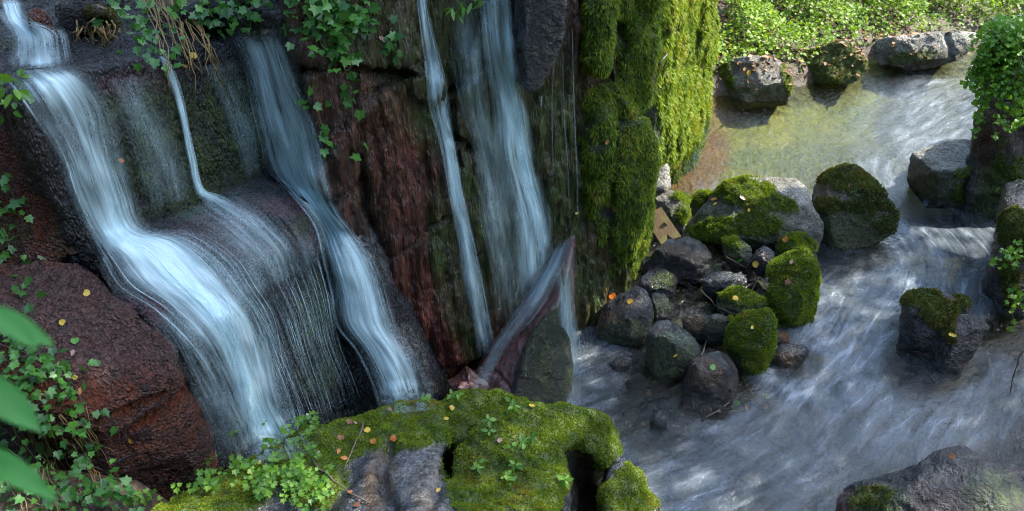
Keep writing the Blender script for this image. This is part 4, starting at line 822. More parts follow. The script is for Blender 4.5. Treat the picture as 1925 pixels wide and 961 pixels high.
def leaves_np(P, nrm, tip, size, T):
    TVv, TFf = T; n = len(P); nrm = unit(nrm); tip = unit(tip - (tip*nrm).sum(1, keepdims=True)*nrm); sd = np.cross(tip, nrm)
    V = P[:, None] + size[:, None, None]*(sd[:, None]*TVv[None, :, 0:1] + tip[:, None]*TVv[None, :, 1:2] + nrm[:, None]*TVv[None, :, 2:3])
    Fc = (TFf[None] + (np.arange(n)*len(TVv))[:, None, None]).reshape(-1, 3)
    return V.reshape(-1, 3), Fc, len(TVv)
def tube(pts, r0, r1=None, sides=5):
    P = np.array(pts, float); n = len(P); r1 = r0 if r1 is None else r1
    d = unit(np.gradient(P, axis=0)); a = unit(np.cross(d, np.array([.3, .2, .93]))); bb = np.cross(d, a)
    rr = np.linspace(r0, r1, n); th = np.arange(sides)*2*math.pi/sides
    V = P[:, None] + rr[:, None, None]*(a[:, None]*np.cos(th)[None, :, None] + bb[:, None]*np.sin(th)[None, :, None])
    F = []
    for i in range(n-1):
        for j in range(sides):
            k = (j+1) % sides; F.append((i*sides+j, i*sides+k, (i+1)*sides+k, (i+1)*sides+j))
    V = V.reshape(-1, 3); V = np.vstack([V, P[:1], P[-1:]]); m = n*sides
    F3 = [(m, (j+1) % sides, j) for j in range(sides)] + [(m+1, (n-1)*sides+j, (n-1)*sides+(j+1) % sides) for j in range(sides)]
    return V, [np.array(F), np.array(F3)]
def empty(name, loc, label, cat, group=None):
    o = bpy.data.objects.new(name, None); COL.objects.link(o); o.location = loc; o.empty_display_size = .05
    BASE[o.name] = np.array(loc, float); return tag(o, label, cat, group)
def surf(px, py, off=.02, y=None):
    if y is not None: return at(px, py, y=y)
    h = hit(px, py)
    if h is None: return at(px, py, y=5)
    return h[0] + off*unit(0.5*h[1] + 0.8*unit(CAM-h[0]))
def path3(poly, off=.02, step=14, y=None, wob=.006):
    P2 = catmull(np.array(poly, float), 8); L = np.concatenate([[0], np.cumsum(np.hypot(*np.diff(P2, axis=0).T))]); n = max(4, int(L[-1]/step))
    q = np.linspace(0, L[-1], n); P = np.array([surf(np.interp(a, L, P2[:, 0]), np.interp(a, L, P2[:, 1]), off, y) for a in q])
    # bridge hollows: keep the run smooth
    for _ in range(4): P[1:-1] = (P[:-2]+2*P[1:-1]+P[2:])/4
    return P + R.normal(size=P.shape)*wob
def vine(name, label, cat, strands, patches=(), size=.045, T=T_IVY, mat='ivy', gap=.045, r=.0025, off=.03, y=None, jit=.03, stem='stem', lim=1.0, group=None, smat='wood'):
    """strands: pixel runs draped on the rock; patches: (cx, cy, rx, ry, n) extra clusters of leaves standing off the rock"""
    paths = [path3(s, off, y=y) for s in strands]
    e = empty(name, tuple(paths[0][0]) if paths else tuple(surf(*patches[0][:2], y=y)), label, cat, group)
    Ps, Ns = [], []
    for p in paths:
        V, F = tube(p, r, r*.6); part(stem, V, F, M[smat], e, attrs={'var': np.full(len(V), R.rand())})
        L = np.concatenate([[0], np.cumsum(np.linalg.norm(np.diff(p, axis=0), axis=1))]); k = max(1, int(L[-1]/gap*lim)); q = R.rand(k)*L[-1]
        Ps.append(np.stack([np.interp(q, L, p[:, c]) for c in range(3)], 1) + R.normal(size=(k, 3))*jit)
    for cx, cy, rx, ry, n in patches:
        g = R.normal(size=(n, 2))*.5; h = [surf(cx+a*rx, cy+c*ry, off, y) for a, c in g]
        Ps.append(np.array(h) + R.normal(size=(n, 3))*jit)
    P = np.concatenate(Ps); n = len(P)
    vw = unit(CAM-P); nr = .55*vw + np.array([0, 0, .55]) + .5*R.normal(size=(n, 3)); tp = np.array([0, -.25, -.8]) + .7*R.normal(size=(n, 3))
    V, F, k = leaves_np(P, nr, tp, size*R.uniform(.55, 1.15, n), T)
    part('foliage', V, F, M[mat], e, attrs={'var': np.repeat(np.clip(.5+.3*R.normal(size=n), 0, 1), k)}, smooth=False)
    return e

vine('ivy', 'bright green ivy hanging over the brown cliff right of the second cascade', 'ivy',
     [[(560, -30), (575, 40), (600, 90), (612, 120)], [(640, -30), (650, 30), (640, 90), (655, 160), (664, 225)], [(700, -20), (695, 40), (720, 75), (742, 95)], [(610, -20), (625, 50), (650, 110), (620, 160), (588, 178), (618, 268)], [(540, -20), (560, 20), (535, 60)]],
     [(600, 10, 50, 30, 46), (650, 25, 45, 40, 48), (630, 65, 40, 40, 34), (660, 160, 14, 40, 14), (735, 75, 12, 18, 12), (585, 178, 6, 6, 4), (620, 268, 8, 6, 5), (682, 30, 30, 22, 20), (640, 90, 25, 25, 14), (565, 55, 18, 20, 9), (682, 280, 4, 4, 2)], size=.062, gap=.10)
vine('ivy', 'green ivy creeping over the cliff top above the thin stream and dry stems', 'ivy',
     [[(200, 5), (240, 30), (280, 60), (300, 110)], [(330, 5), (360, 30), (400, 15), (450, 20)], [(250, 10), (300, 40), (345, 95)]],
     [(225, 20, 40, 25, 20), (280, 60, 45, 40, 38), (300, 105, 25, 22, 14), (440, 20, 45, 26, 40), (370, 20, 50, 26, 24), (470, 10, 30, 22, 18), (415, 45, 40, 18, 10), (320, 30, 40, 22, 14)], size=.055, gap=.10)
vine('leafy_sprig', 'three leaved green sprig on top of the rusty rock block at the left edge', 'sprig', [[(-10, 190), (20, 178), (40, 150)]], [(34, 155, 14, 10, 6), (12, 178, 22, 14, 10), (30, 186, 16, 8, 5)], size=.07, T=T_OVAL, mat='herb')
vine('ivy', 'small ivy strand creeping down the rusty rock block at the left edge', 'ivy', [[(-5, 325), (15, 350), (45, 375), (20, 395)], [(0, 425), (15, 455), (45, 490)], [(20, 500), (40, 540), (60, 545)]], [(20, 330, 20, 10, 8), (20, 380, 26, 12, 9), (10, 455, 20, 20, 8), (50, 475, 20, 14, 6), (35, 545, 25, 12, 7)], size=.05, gap=.12)
vine('ivy', 'dark green ivy mass covering the bank in the bottom left corner', 'ivy',
     [[(-10, 640), (60, 680), (140, 720), (165, 770)], [(0, 720), (60, 760), (120, 830), (200, 880)], [(0, 800), (60, 850), (110, 930)], [(-10, 600), (50, 640), (100, 660)]],
     [(30, 640, 50, 40, 60), (70, 690, 60, 35, 70), (110, 740, 50, 40, 50), (60, 780, 60, 40, 44), (130, 800, 40, 40, 26), (30, 850, 50, 60, 34), (170, 830, 25, 40, 14), (150, 920, 60, 40, 30), (90, 900, 60, 50, 30), (215, 945, 30, 20, 12), (60, 935, 90, 30, 60), (180, 940, 60, 25, 40)], size=.044, gap=.07, off=.05, jit=.05)
vine('leafy_sprig', 'green leaf rosette hanging into the top edge between the tall streams', 'sprig', [[(905, -30), (880, -5), (862, 8)]], [(865, 8, 16, 9, 14), (900, 0, 12, 6, 5)], size=.075, T=T_LANCE, mat='herb', off=.08, jit=.02)
vine('climbing_plant', 'sparse leafy stem hanging down the right edge beside the lower stream', 'climber', [[(1905, 560), (1900, 640), (1908, 720)], [(1920, 450), (1890, 470), (1875, 480)]], [(1905, 480, 20, 26, 26), (1910, 560, 14, 24, 16), (1915, 640, 14, 24, 18), (1885, 478, 14, 8, 8)], size=.05, T=T_HERB, mat='herb', y=4.9)
vine('climbing_plant', 'pale leaf tuft sticking out beside the square boulder at the right edge', 'climber', [[(1930, 400), (1915, 375), (1900, 350)]], [(1910, 365, 14, 16, 16), (1918, 385, 10, 14, 8)], size=.06, T=T_LANCE, mat='herb', y=5.7)

# dry golden stems that hang over the tier
def stems(name, label, cat, runs, r=.004, mat='stem', off=.04, y=None, partname='stem', wob=.008):
    ps = [path3(q, off, y=y, wob=wob) for q in runs]; e = empty(name, tuple(ps[0][0]), label, cat)
    for p in ps:
        V, F = tube(p, r*R.uniform(.7, 1.2), r*.4); part(partname, V, F, M[mat], e, attrs={'var': np.full(len(V), R.rand())})
    return e
runs = []
for k in range(26):
    x0 = R.uniform(255, 345); y0 = R.uniform(-30, 10); dx = R.uniform(20, 100); runs.append([(x0, y0), (x0+dx*.3, y0+35+R.uniform(-10, 10)), (x0+dx*.75+R.uniform(-12, 12), y0+85), (x0+dx+R.uniform(-10, 10), y0+R.uniform(100, 190))])
stems('dry_vine', 'bundle of dry straw coloured stems hanging over the tier beside the thin stream', 'dry vine', runs, .0042, off=.07)
runs = []
for k in range(40):
    x0 = R.uniform(0, 170); y0 = R.uniform(760, 900); runs.append([(x0, y0), (x0+R.uniform(5, 40), y0+R.uniform(10, 50)), (x0+R.uniform(20, 70), y0+R.uniform(60, 110))])
stems('dry_vine', 'tangle of dry yellow stems among the ivy in the bottom left corner', 'dry vine', runs, .003, off=.05)
runs = [[(60, 420), (110, 470), (170, 540), (195, 580)], [(700, 5), (712, 60), (735, 78)]]
rt = [[(128, 62), (146, 34), (178, 20), (206, 30), (222, 58), (228, 92)]]
pr_ = catmull(np.array([at(x, y, y=4.46+.05*c) for x, y, c in [(126, 66, 0), (140, 40, 1), (160, 26, 0), (184, 18, -1), (206, 28, 0), (220, 52, 1), (230, 96, -1)]]), 8)
V, F = tube(pr_, .030, .022, 10); V = V + .012*np.stack([perlin(V*14), perlin(V*14+7), perlin(V*14+13)], 1)
er = empty('root', tuple(pr_[0]), 'thick arched root furred with golden moss at the cliff top left', 'root')
rw = part('bark', V, F, M['wood'], er, attrs={'var': np.full(len(V), .4)})
Tq = np.concatenate([F[0][:, [0, 1, 2]], F[0][:, [0, 2, 3]], F[1]]); moss_part(er, V, Tq, np.ones(len(V)), dens=16000, length=.012, width=.005, mat='moss_dull')
for k in range(30):
    x0, y0 = R.uniform(140, 215), R.uniform(30, 62); q = path3([(x0, y0), (x0+R.uniform(-22, 22), y0+18), (x0+R.uniform(-35, 35), y0+R.uniform(30, 60))], .09, y=4.40+R.uniform(-.04, .06), step=7, wob=.006)
    V, F = tube(q, .005, .002); part('rootlet', V, F, M['stem'], er, attrs={'var': np.full(len(V), R.rand())})

# herbs and seedlings on the foreground boulder
def herb(label, spots, size=.035, T=T_HERB, h=.06, name='herb', cat='herb', flowers=()):
    p0 = surf(*spots[0][:2], off=0); e = empty(name, tuple(p0), label, cat); Ps, Ns, Tp, Sz = [], [], [], []
    for sp in spots:
        x, y = sp[:2]; n = sp[2] if len(sp) > 2 else 3; hh = h*R.uniform(.6, 1.3)
        g = surf(x, y, off=0); top = g + np.array([R.normal()*.015, R.normal()*.015-.01, hh])
        V, F = tube([g, (g+top)/2+R.normal(size=3)*.004, top], .0014, .001, 4); part('stem', V, F, M['herb'], e, attrs={'var': np.full(len(V), .4)})
        for a in range(n):
            th = a*2*math.pi/n + R.rand(); dv = np.array([math.cos(th), math.sin(th), .15*R.normal()])
            Ps.append(top + dv*.004); Tp.append(dv); Ns.append(np.array([0, -.25, 1])+.25*R.normal(size=3)); Sz.append(size*R.uniform(.6, 1.25))
    V, F, k = leaves_np(np.array(Ps), np.array(Ns), np.array(Tp), np.array(Sz), T)
    part('foliage', V, F, M['herb'], e, attrs={'var': np.repeat(np.clip(.5+.25*R.normal(size=len(Ps)), 0, 1), k)}, smooth=False)
    for x, y in flowers:
        c = surf(x, y, off=.05); q = R.normal(size=(7, 3)); q = unit(q)*.0045
        V, F, k = leaves_np(c+q*.3, q, R.normal(size=(7, 3)), np.full(7, .010), T_ROUND); part('flower', V, F, WHITE, e, smooth=False)
    return e
WHITE = leaf_mat('white_petal', (.8, .75, .78), (.8, .75, .78), .3)
def cloud(cx, cy, rx, ry, n, k=3): return [(cx+R.normal()*rx*.5, cy+R.normal()*ry*.5, k) for _ in range(n)]
herb('leafy green herb with small white flowers rising at the left end of the mossy boulder', cloud(530, 830, 50, 26, 18)+cloud(575, 805, 22, 24, 9), .034, h=.08, flowers=[(574, 775), (480, 825), (598, 858), (493, 918)])
herb('dense light green herb patch with lobed leaves at the bottom edge of the mossy boulder', cloud(560, 890, 60, 30, 30)+cloud(510, 920, 70, 35, 30)+cloud(590, 930, 40, 30, 14), .032, h=.05)
herb('low herb strip along the left mossy rim above the rust red face', cloud(380, 915, 60, 20, 14)+cloud(270, 945, 40, 12, 8)+cloud(440, 880, 40, 16, 10), .036, h=.05)
for x, y, lb in [(984, 838, 'widest green seedling in the middle of the foreground moss'), (968, 905, 'three leaved seedling near the bottom of the foreground moss'), (930, 806, 'two leaved seedling at the left of the foreground moss'), (965, 880, 'pale seedling just above the three leaved one in the foreground moss'), (892, 880, 'small seedling beside the smooth wet stone of the foreground boulder'), (1055, 908, 'little bright sprout at the rim of the dark hollow'), (965, 768, 'seedling on the right crest of the foreground moss'), (800, 752, 'tiny seedling on the crest before the second cascade'), (860, 745, 'seedling on the crest before the leaning slab')]:
    herb(lb, [(x, y, 4), (x+R.uniform(-6, 6), y+R.uniform(-5, 5), 3)] + ([(x+12, y-6, 3), (x-10, y+5, 3)] if 'widest' in lb else []), .034, T_OVAL, .03, 'seedling', 'seedling')

# bank plants: a carpet nobody could count
def carpet(n, pxr, pyr, size, hmax, T, accept=None):
    P = []
    while len(P) < n:
        px, py = R.uniform(*pxr), R.uniform(*pyr)
        q = at(px, py, z=.55); 
        if accept is not None and not accept(px, py): continue
        z = ground(np.array([q[0]]), np.array([q[1]]))[0]
        if z < .06: continue
        cl_ = .5+.5*float(perlin(np.array([[q[0]*2.2, q[1]*2.2, 0]]))[0])
        P.append((q[0], q[1], z + hmax*cl_*R.rand()**.7))
    return np.array(P)
XY = []
rx_, ry_ = R.uniform(1.3, 8, 210000), R.uniform(8.7, 13.5, 210000); gz = ground(rx_, ry_); pn = perlin(np.stack([rx_*1.7, ry_*1.7, rx_*0], 1)); pn2 = perlin(np.stack([rx_*5, ry_*5, rx_*0+9], 1))
yf_ = np.interp(rx_, far[:, 0], far[:, 1]); keep = (gz > .10) & (R.rand(len(rx_)) < np.clip(.5+1.1*pn+.9*pn2, .03, 1)*np.clip((ry_-yf_)/1.0+.1, 0, 1)) & ((rx_-pa[0])*BP[0]+(ry_-pa[1])*BP[1] < .3)
rx_, ry_, gz, pn, pn2 = [a[keep][:46000] for a in (rx_, ry_, gz, pn, pn2)]; 
bx, by = R.uniform(3.6, 8, 40000), R.uniform(1.5, 9.2, 40000); bz = ground(bx, by); bn = perlin(np.stack([bx*1.7, by*1.7, bx*0], 1)); bk_ = (bz > .16) & (R.rand(len(bx)) < np.clip(.5+bn, .05, 1))
rx_, ry_, gz, pn, pn2 = [np.concatenate([a, c_[bk_][:16000]]) for a, c_ in ((rx_, bx), (ry_, by), (gz, bz), (pn, bn), (pn2, bn))]; n = len(rx_)
hq = (.08 + .30*np.clip(.4+pn, 0, 1) + .14*pn2)*R.rand(n)**.6
P = np.stack([rx_, ry_, gz+np.maximum(hq, .01)], 1)
V, F, k = leaves_np(P, np.array([0, -.2, .9])+.5*R.normal(size=(n, 3)), R.normal(size=(n, 3))*np.array([1, 1, .5]), R.uniform(.022, .06, n), T_HERB)
cv = link('ground_cover', mesh_np('ground_cover', V, F, M['grass'], smooth=False, attrs={'var': np.repeat(np.clip(.45+.45*pn+.2*R.normal(size=n), 0, 1), k)}))
tag(cv, 'bright sunlit green herbs carpeting the far bank', 'ground cover', kind='stuff')
# leaf litter on the bank
n = 2600; lx, ly = R.uniform(1.7, 4.5, n), R.uniform(8.4, 10.6, n); lz = np.array([(lambda h: h[0][2] if h else -1)(down(a, c, 3)) for a, c in zip(lx, ly)]); kq = (lz > .08)
P = np.stack([lx, ly, lz+.008], 1)[kq]; n = len(P)
V, F, k = leaves_np(P, np.array([0, 0, 1])+.35*R.normal(size=(n, 3)), R.normal(size=(n, 3)), R.uniform(.03, .07, n), T_OVAL)
M['litter'] = leaf_mat('brown_leaf_litter', (.10, .04, .016), (.28, .15, .07), .1, .6)
tag(link('leaf_litter', mesh_np('leaf_litter', V, F, M['litter'], smooth=False, attrs={'var': np.repeat(R.rand(n), k)})), 'brown leaf litter on the far shore', 'leaf litter', kind='stuff')

def shrub(name, label, cat, blobs, y, size, T, mat, dens=1.0, depth=.25, stems_=()):
    c0 = at(blobs[0][0], blobs[0][1], y=y); e = empty(name, tuple(c0), label, cat); Ps = []
    for cx, cy, rx, ry, n in blobs:
        g = R.normal(size=(int(n*dens), 3)); g = unit(g)*R.rand(len(g), 1)**.45
        for a, c, d in g: Ps.append(at(cx+a*rx, cy+c*ry, y=y+d*depth))
    P = np.array(Ps); P = P[perlin(P*3.3)+.5*perlin(P*8) > -.28]; n = len(P); cn = perlin(P*6)
    V, F, k = leaves_np(P, np.array([0, -.45, .7])+.55*R.normal(size=(n, 3)), np.array([0, -.2, -.5])+.8*R.normal(size=(n, 3)), size*R.uniform(.5, 1.15, n), T)
    part('foliage', V, F, M[mat], e, smooth=False, attrs={'var': np.repeat(np.clip(.5+.4*cn+.18*R.normal(size=n), 0, 1), k)})
    for q in stems_:
        V, F = tube(catmull(np.array([at(a, c, y=y+d) for a, c, d in q]), 6), .006, .002); part('stem', V, F, M['wood'], e, attrs={'var': np.full(len(V), .5)})
    return e
sb, ss = [], []
for k in range(95):
    x0, y0 = R.uniform(1862, 1975), R.uniform(30, 150); x1 = max(x0 - R.uniform(5, 62), 1806 + R.uniform(0, 25)); y1 = min(y0 + R.uniform(10, 125), 258)
    dd = R.uniform(-.35, .35); ss.append([(x0, y0, dd), ((x0+x1)/2, (y0+y1)/2-12, dd), (x1, y1, dd)])
    for q in np.linspace(.05, 1, 5): sb.append((x0+(x1-x0)*q, y0+(y1-y0)*q-20*q*(1-q), 13*(1.15-.5*q), 11*(1.15-.5*q), int(26*(1.2-.7*q))))
shrub('hanging_shrub', 'dense small leaved green shrub spilling over the right bank rock', 'shrub', sb, 6.15, .034, T_ROUND, 'herb', depth=.30, stems_=ss[:26])
shrub('fern_clump', 'darker leafy clump at the top edge before the stone wall', 'shrub', [(1770, 20, 50, 24, 500), (1720, 10, 40, 18, 300)], 11.0, .09, T_LANCE, 'herb', depth=.4)
shrub('fern_clump', 'leafy clump under the stone wall behind the long pale shore boulder', 'shrub', [(1870, 50, 40, 14, 360)], 10.3, .08, T_LANCE, 'herb', depth=.3)
w0 = at(1825, -60, y=11.2); blk = []
for r_ in range(4):
    for c_ in range(7):
        x0 = w0[0] + c_*.42 + (r_ % 2)*.2; z0 = .55+r_*.24
        blk.append([(x0+a*(.38+R.rand()*.03), 11.1+bq*.35-R.rand()*.05, z0+c*(.215+R.rand()*.02)) for a in (0, 1) for bq in (0, 1) for c in (0, 1)])
blk.append([(w0[0]+a*3.2, 11.2+bq*.3, .1+c*1.3) for a in (0, 1) for bq in (0, 1) for c in (0, 1)])
rock('stone_wall', 'dark dry stone wall at the top right corner behind the shrubs', 'wall', blk, M['grey'], voxel=.025, amp=.02, sm=3, alg=[(1880, 0, 120, 80, 0, .8)])
sp = empty('sapling', tuple(at(1524, 72, y=9.75)), 'thin bare double stemmed sapling on the sunlit bank', 'sapling')
for q in ([(1524, 74), (1526, 40), (1535, 0), (1545, -60)], [(1519, 70), (1522, 30), (1524, -10), (1520, -60)]):
    P = np.array([at(a, c, y=9.75) for a, c in q]); P[0, 2] = ground(P[:1, 0], P[:1, 1])[0]
    V, F = tube(catmull(P, 6), .022 if q[0][0] == 1524 else .010, .012 if q[0][0] == 1524 else .006, 7); part('trunk', V, F, M['wood'], sp, attrs={'var': np.full(len(V), .7)})

# near branch, out of focus
br = empty('branch', tuple(at(-120, 640, y=.75)), 'blurred near branch with large bright green leaves at the left edge', 'branch')
V, F = tube(catmull(np.array([at(-140, 560, y=.8), at(-60, 640, y=.76), at(-30, 760, y=.74), at(-50, 900, y=.72)]), 6), .006, .003, 6); part('stem', V, F, M['wood'], br, attrs={'var': np.full(len(V), .4)})
for (x0, y0, x1, y1, w_, dy) in [(-40, 578, 92, 600, .30, .0), (-10, 590, 74, 648, .36, -.02), (-50, 712, 66, 822, .42, .02), (-60, 838, 60, 846, .24, .0), (-40, 858, 112, 935, .24, -.02)]:
    a, c = at(x0, y0, y=.76+dy), at(x1, y1, y=.74+dy); L = np.linalg.norm(c-a); u_ = np.linspace(0, 1, 12); prof = np.sin(np.pi*u_**.75)**.8*w_*.5
    out = [(q, t_) for q, t_ in zip(prof, u_)] + [(-q, t_) for q, t_ in zip(prof[::-1], u_[::-1])][1:-1]
    V, F, k = leaves_np(a[None], (unit(CAM-a)*.7+np.array([.25, .1, .7]))[None], (c-a)[None], np.array([L]), tmpl(out, .25, .15)); part('leaf', V, F, M['near'], br, attrs={'var': np.full(len(V), R.uniform(.7, 1))}, smooth=True)

# ------------------------------------------------------------------ the wooden board
bo = [(1209, 405), (1243, 389), (1281, 445), (1265, 450), (1254, 441), (1254, 459), (1243, 460)]
g = at(1246, 458, z=.12); nb = unit(np.array([-.25, -.62, .74])); P = np.array([at(x, y, plane=(g, nb)) for x, y in bo])
bm = bmesh.new(); vsx = [bm.verts.new(p) for p in P]; f = bm.faces.new(vsx); f.normal_update()
if f.normal.dot(Vector(nb)) < 0: f.normal_flip()
ex = bmesh.ops.extrude_face_region(bm, geom=[f]); bmesh.ops.translate(bm, verts=[x for x in ex['geom'] if isinstance(x, bmesh.types.BMVert)], vec=Vector(-nb*.022))
bmesh.ops.recalc_face_normals(bm, faces=bm.faces); bmesh.ops.bevel(bm, geom=list(bm.edges), offset=.002, segments=2, affect='EDGES')
me = bpy.data.meshes.new('wooden_board'); bm.to_mesh(me); bm.free()
m, t = new_mat('weathered_board'); b = NB(t); tc = b.n('ShaderNodeTexCoord').outputs['Object']
mp = b.n('ShaderNodeMapping'); mp.inputs['Rotation'].default_value = (0, 0, math.radians(28)); mp.inputs['Scale'].default_value = (60, 7, 30); b.l(tc, mp.inputs[0])
gr = b.noise(mp.outputs[0], 1, 5, .6, .6); bl = b.noise(tc, 14, 3)
cl_ = b.mix(gr, (.055, .030, .011), (.14, .085, .03)); cl_ = b.mix(b.ramp(bl, [(.5, 0), (.65, .7)]), cl_, (.11, .11, .02))
p = b.n('ShaderNodeBsdfPrincipled'); b.l(cl_, p.inputs['Base Color']); p.inputs['Roughness'].default_value = .55; b.l(b.bump(gr, .5, .006), p.inputs['Normal'])
o = b.n('ShaderNodeOutputMaterial'); b.l(p.outputs[0], o.inputs[0])
V, _ = get_np(me); base = V.min(0); me.vertices.foreach_set('co', (V-base).astype(np.float32).ravel()); me.materials.append(m)
tag(link('wooden_board', me, None, base), 'weathered brown wooden board with a notched end lying on the rock pile', 'board')

# ------------------------------------------------------------------ loose stones, twigs and fallen leaves
ROCKS.append((P[[0, 1, 2, 3, 4, 5, 6]], np.array([[0, 1, 2], [0, 2, 3], [0, 3, 4], [0, 4, 6], [4, 5, 6]])))
BVH = make_bvh()
def pebbles(name, cnt, gen, zone, label, mat, smin, smax, sink=.3, group=None, ground_only=True):
    proto = []
    for k in range(5):
        c = R.normal(size=(11, 3)); c = unit(c)*np.array([1, .8, .55])*R.uniform(.75, 1.15, (11, 1))
        me = remesh(hull_mesh([[tuple(q) for q in c]]), .07); V, N = get_np(me); V = V + N*(.05*fbm(V*3+k*7, 3))[:, None]; Fs = quads_of(me); bpy.data.meshes.remove(me)
        z0 = np.zeros(len(V)); proto.append(mesh_np(name, V, Fs, M[mat], attrs={'moss': z0, 'tint': z0+(k == 1)*.7, 'pale': z0+(k == 2)*.25, 'alg': z0+(k == 3)*.6}))
    for k in range(cnt):
        px, py = gen(); h = hit(px, py)
        if h is None: continue
        if ground_only:
            rv = ray(px, py); gh = GBVH.ray_cast(Vector(CAM), Vector(rv/np.linalg.norm(rv)), 60)
            if gh[3] is None or gh[3] > h[2]+.10: continue
        s = R.uniform(smin, smax); o = link(name, proto[k % 5], None, h[0] + np.array([0, 0, s*(.55-sink)])); o.scale = (s, s*R.uniform(.7, 1), s*R.uniform(.7, 1)); o.rotation_euler = (R.normal()*.3, R.normal()*.3, R.uniform(0, 6.28))
        tag(o, label, 'stone', group)
pebbles('stone', 420, lambda: (R.uniform(1190, 1470), R.uniform(440, 720)), None, 'small wet stone filling a gap between the boulders of the rock pile', 'wet', .03, .10, group='small stones in the rock pile')
pebbles('stone', 34, lambda: (R.uniform(1110, 1330), R.uniform(660, 790)), None, 'small dark stone awash in the shallows before the rock pile', 'wet', .02, .05, sink=-.1, group='small stones in the shallows before the pile')
pebbles('pebble', 30, lambda: (min(1922, 1858+abs(R.normal())*35), R.uniform(585, 740)), None, 'small black pebble awash along the right edge of the stream', 'wet', .015, .05, sink=-.1, group='pebbles along the right edge')
pebbles('stone', 16, lambda: (R.uniform(1235, 1300), R.uniform(255, 330)), None, 'pale pebble at the foot of the mossy pillar', 'grey', .012, .03, group='pale pebbles at the pillar foot')

def twig(label, run, r=.005, off=.02, y=None, mat='wood', name='twig', forks=()):
    if not forks:
        p = path3(run, off, step=10, y=y, wob=.003); V, F = tube(p, r, r*.5, 6); o = place(name, V, F, M[mat], attrs={'var': np.full(len(V), R.rand())}); return tag(o, label, 'twig')
    e = empty(name, tuple(surf(*run[0], off, y)), label, 'twig')
    for q in [run, *forks]:
        p = path3(q, off, step=10, y=y, wob=.003); V, F = tube(p, r, r*.5, 6); part('stick', V, F, M[mat], e, attrs={'var': np.full(len(V), .5)})
    return e
twig('bent grey twig standing among the orange leaves on the foreground boulder', [(682, 795), (680, 815), (665, 845), (648, 870), (645, 885)], .005)
twig('straight dark twig lying on wet stone at the bottom of the foreground boulder', [(585, 868), (615, 895), (655, 930)], .005, forks=[[(612, 912), (625, 930)], [(655, 930), (695, 948)]])
twig('short dark stick floating upright near the right edge', [(1856, 665), (1866, 700), (1870, 722)], .016)
twig('thin dark vine trailing down the right edge over the broad boulder', [(1925, 655), (1905, 700), (1898, 770), (1908, 830), (1890, 845), (1880, 870)], .005, y=4.2)
twig('forked twig lying across the middle of the rock pile', [(1368, 480), (1400, 500), (1425, 525), (1448, 545)], .005, .05, forks=[[(1400, 500), (1432, 470)], [(1425, 525), (1405, 560)]])
twig('dark twig crossing the low mossy stone of the pile', [(1355, 578), (1390, 592), (1412, 598)], .005, .04)
twig('thin twig standing at the crag foot beside the small pebble', [(1197, 484), (1202, 510), (1204, 520)], .005)
twig('thin twigs caught between wet stones at the pile centre', [(1322, 545), (1340, 570), (1362, 590)], .004, .04, forks=[[(1300, 595), (1340, 600), (1375, 606)]])
twig('pale driftwood stick at the pool edge under the short fall', [(1098, 705), (1108, 690), (1118, 660)], .008, .03, forks=[[(1108, 690), (1140, 700)]])
twig('long dark driftwood stick in the shallows left of the pile', [(1118, 690), (1150, 720), (1182, 765)], .007, .03)
twig('brown twig leaning on the glossy boulder', [(1305, 688), (1320, 672), (1342, 660)], .006, .03, forks=[[(1320, 672), (1330, 640)]])
twig('twig tangle below the glossy boulder at the water edge', [(1320, 790), (1360, 765), (1400, 735), (1430, 730)], .006, .03, forks=[[(1350, 775), (1395, 775)], [(1385, 745), (1440, 765)], [(1400, 720), (1425, 760)]])
twig('small pale branch stuck to the bright moss of the crag', [(1236, 118), (1245, 105), (1252, 98)], .008, .05)

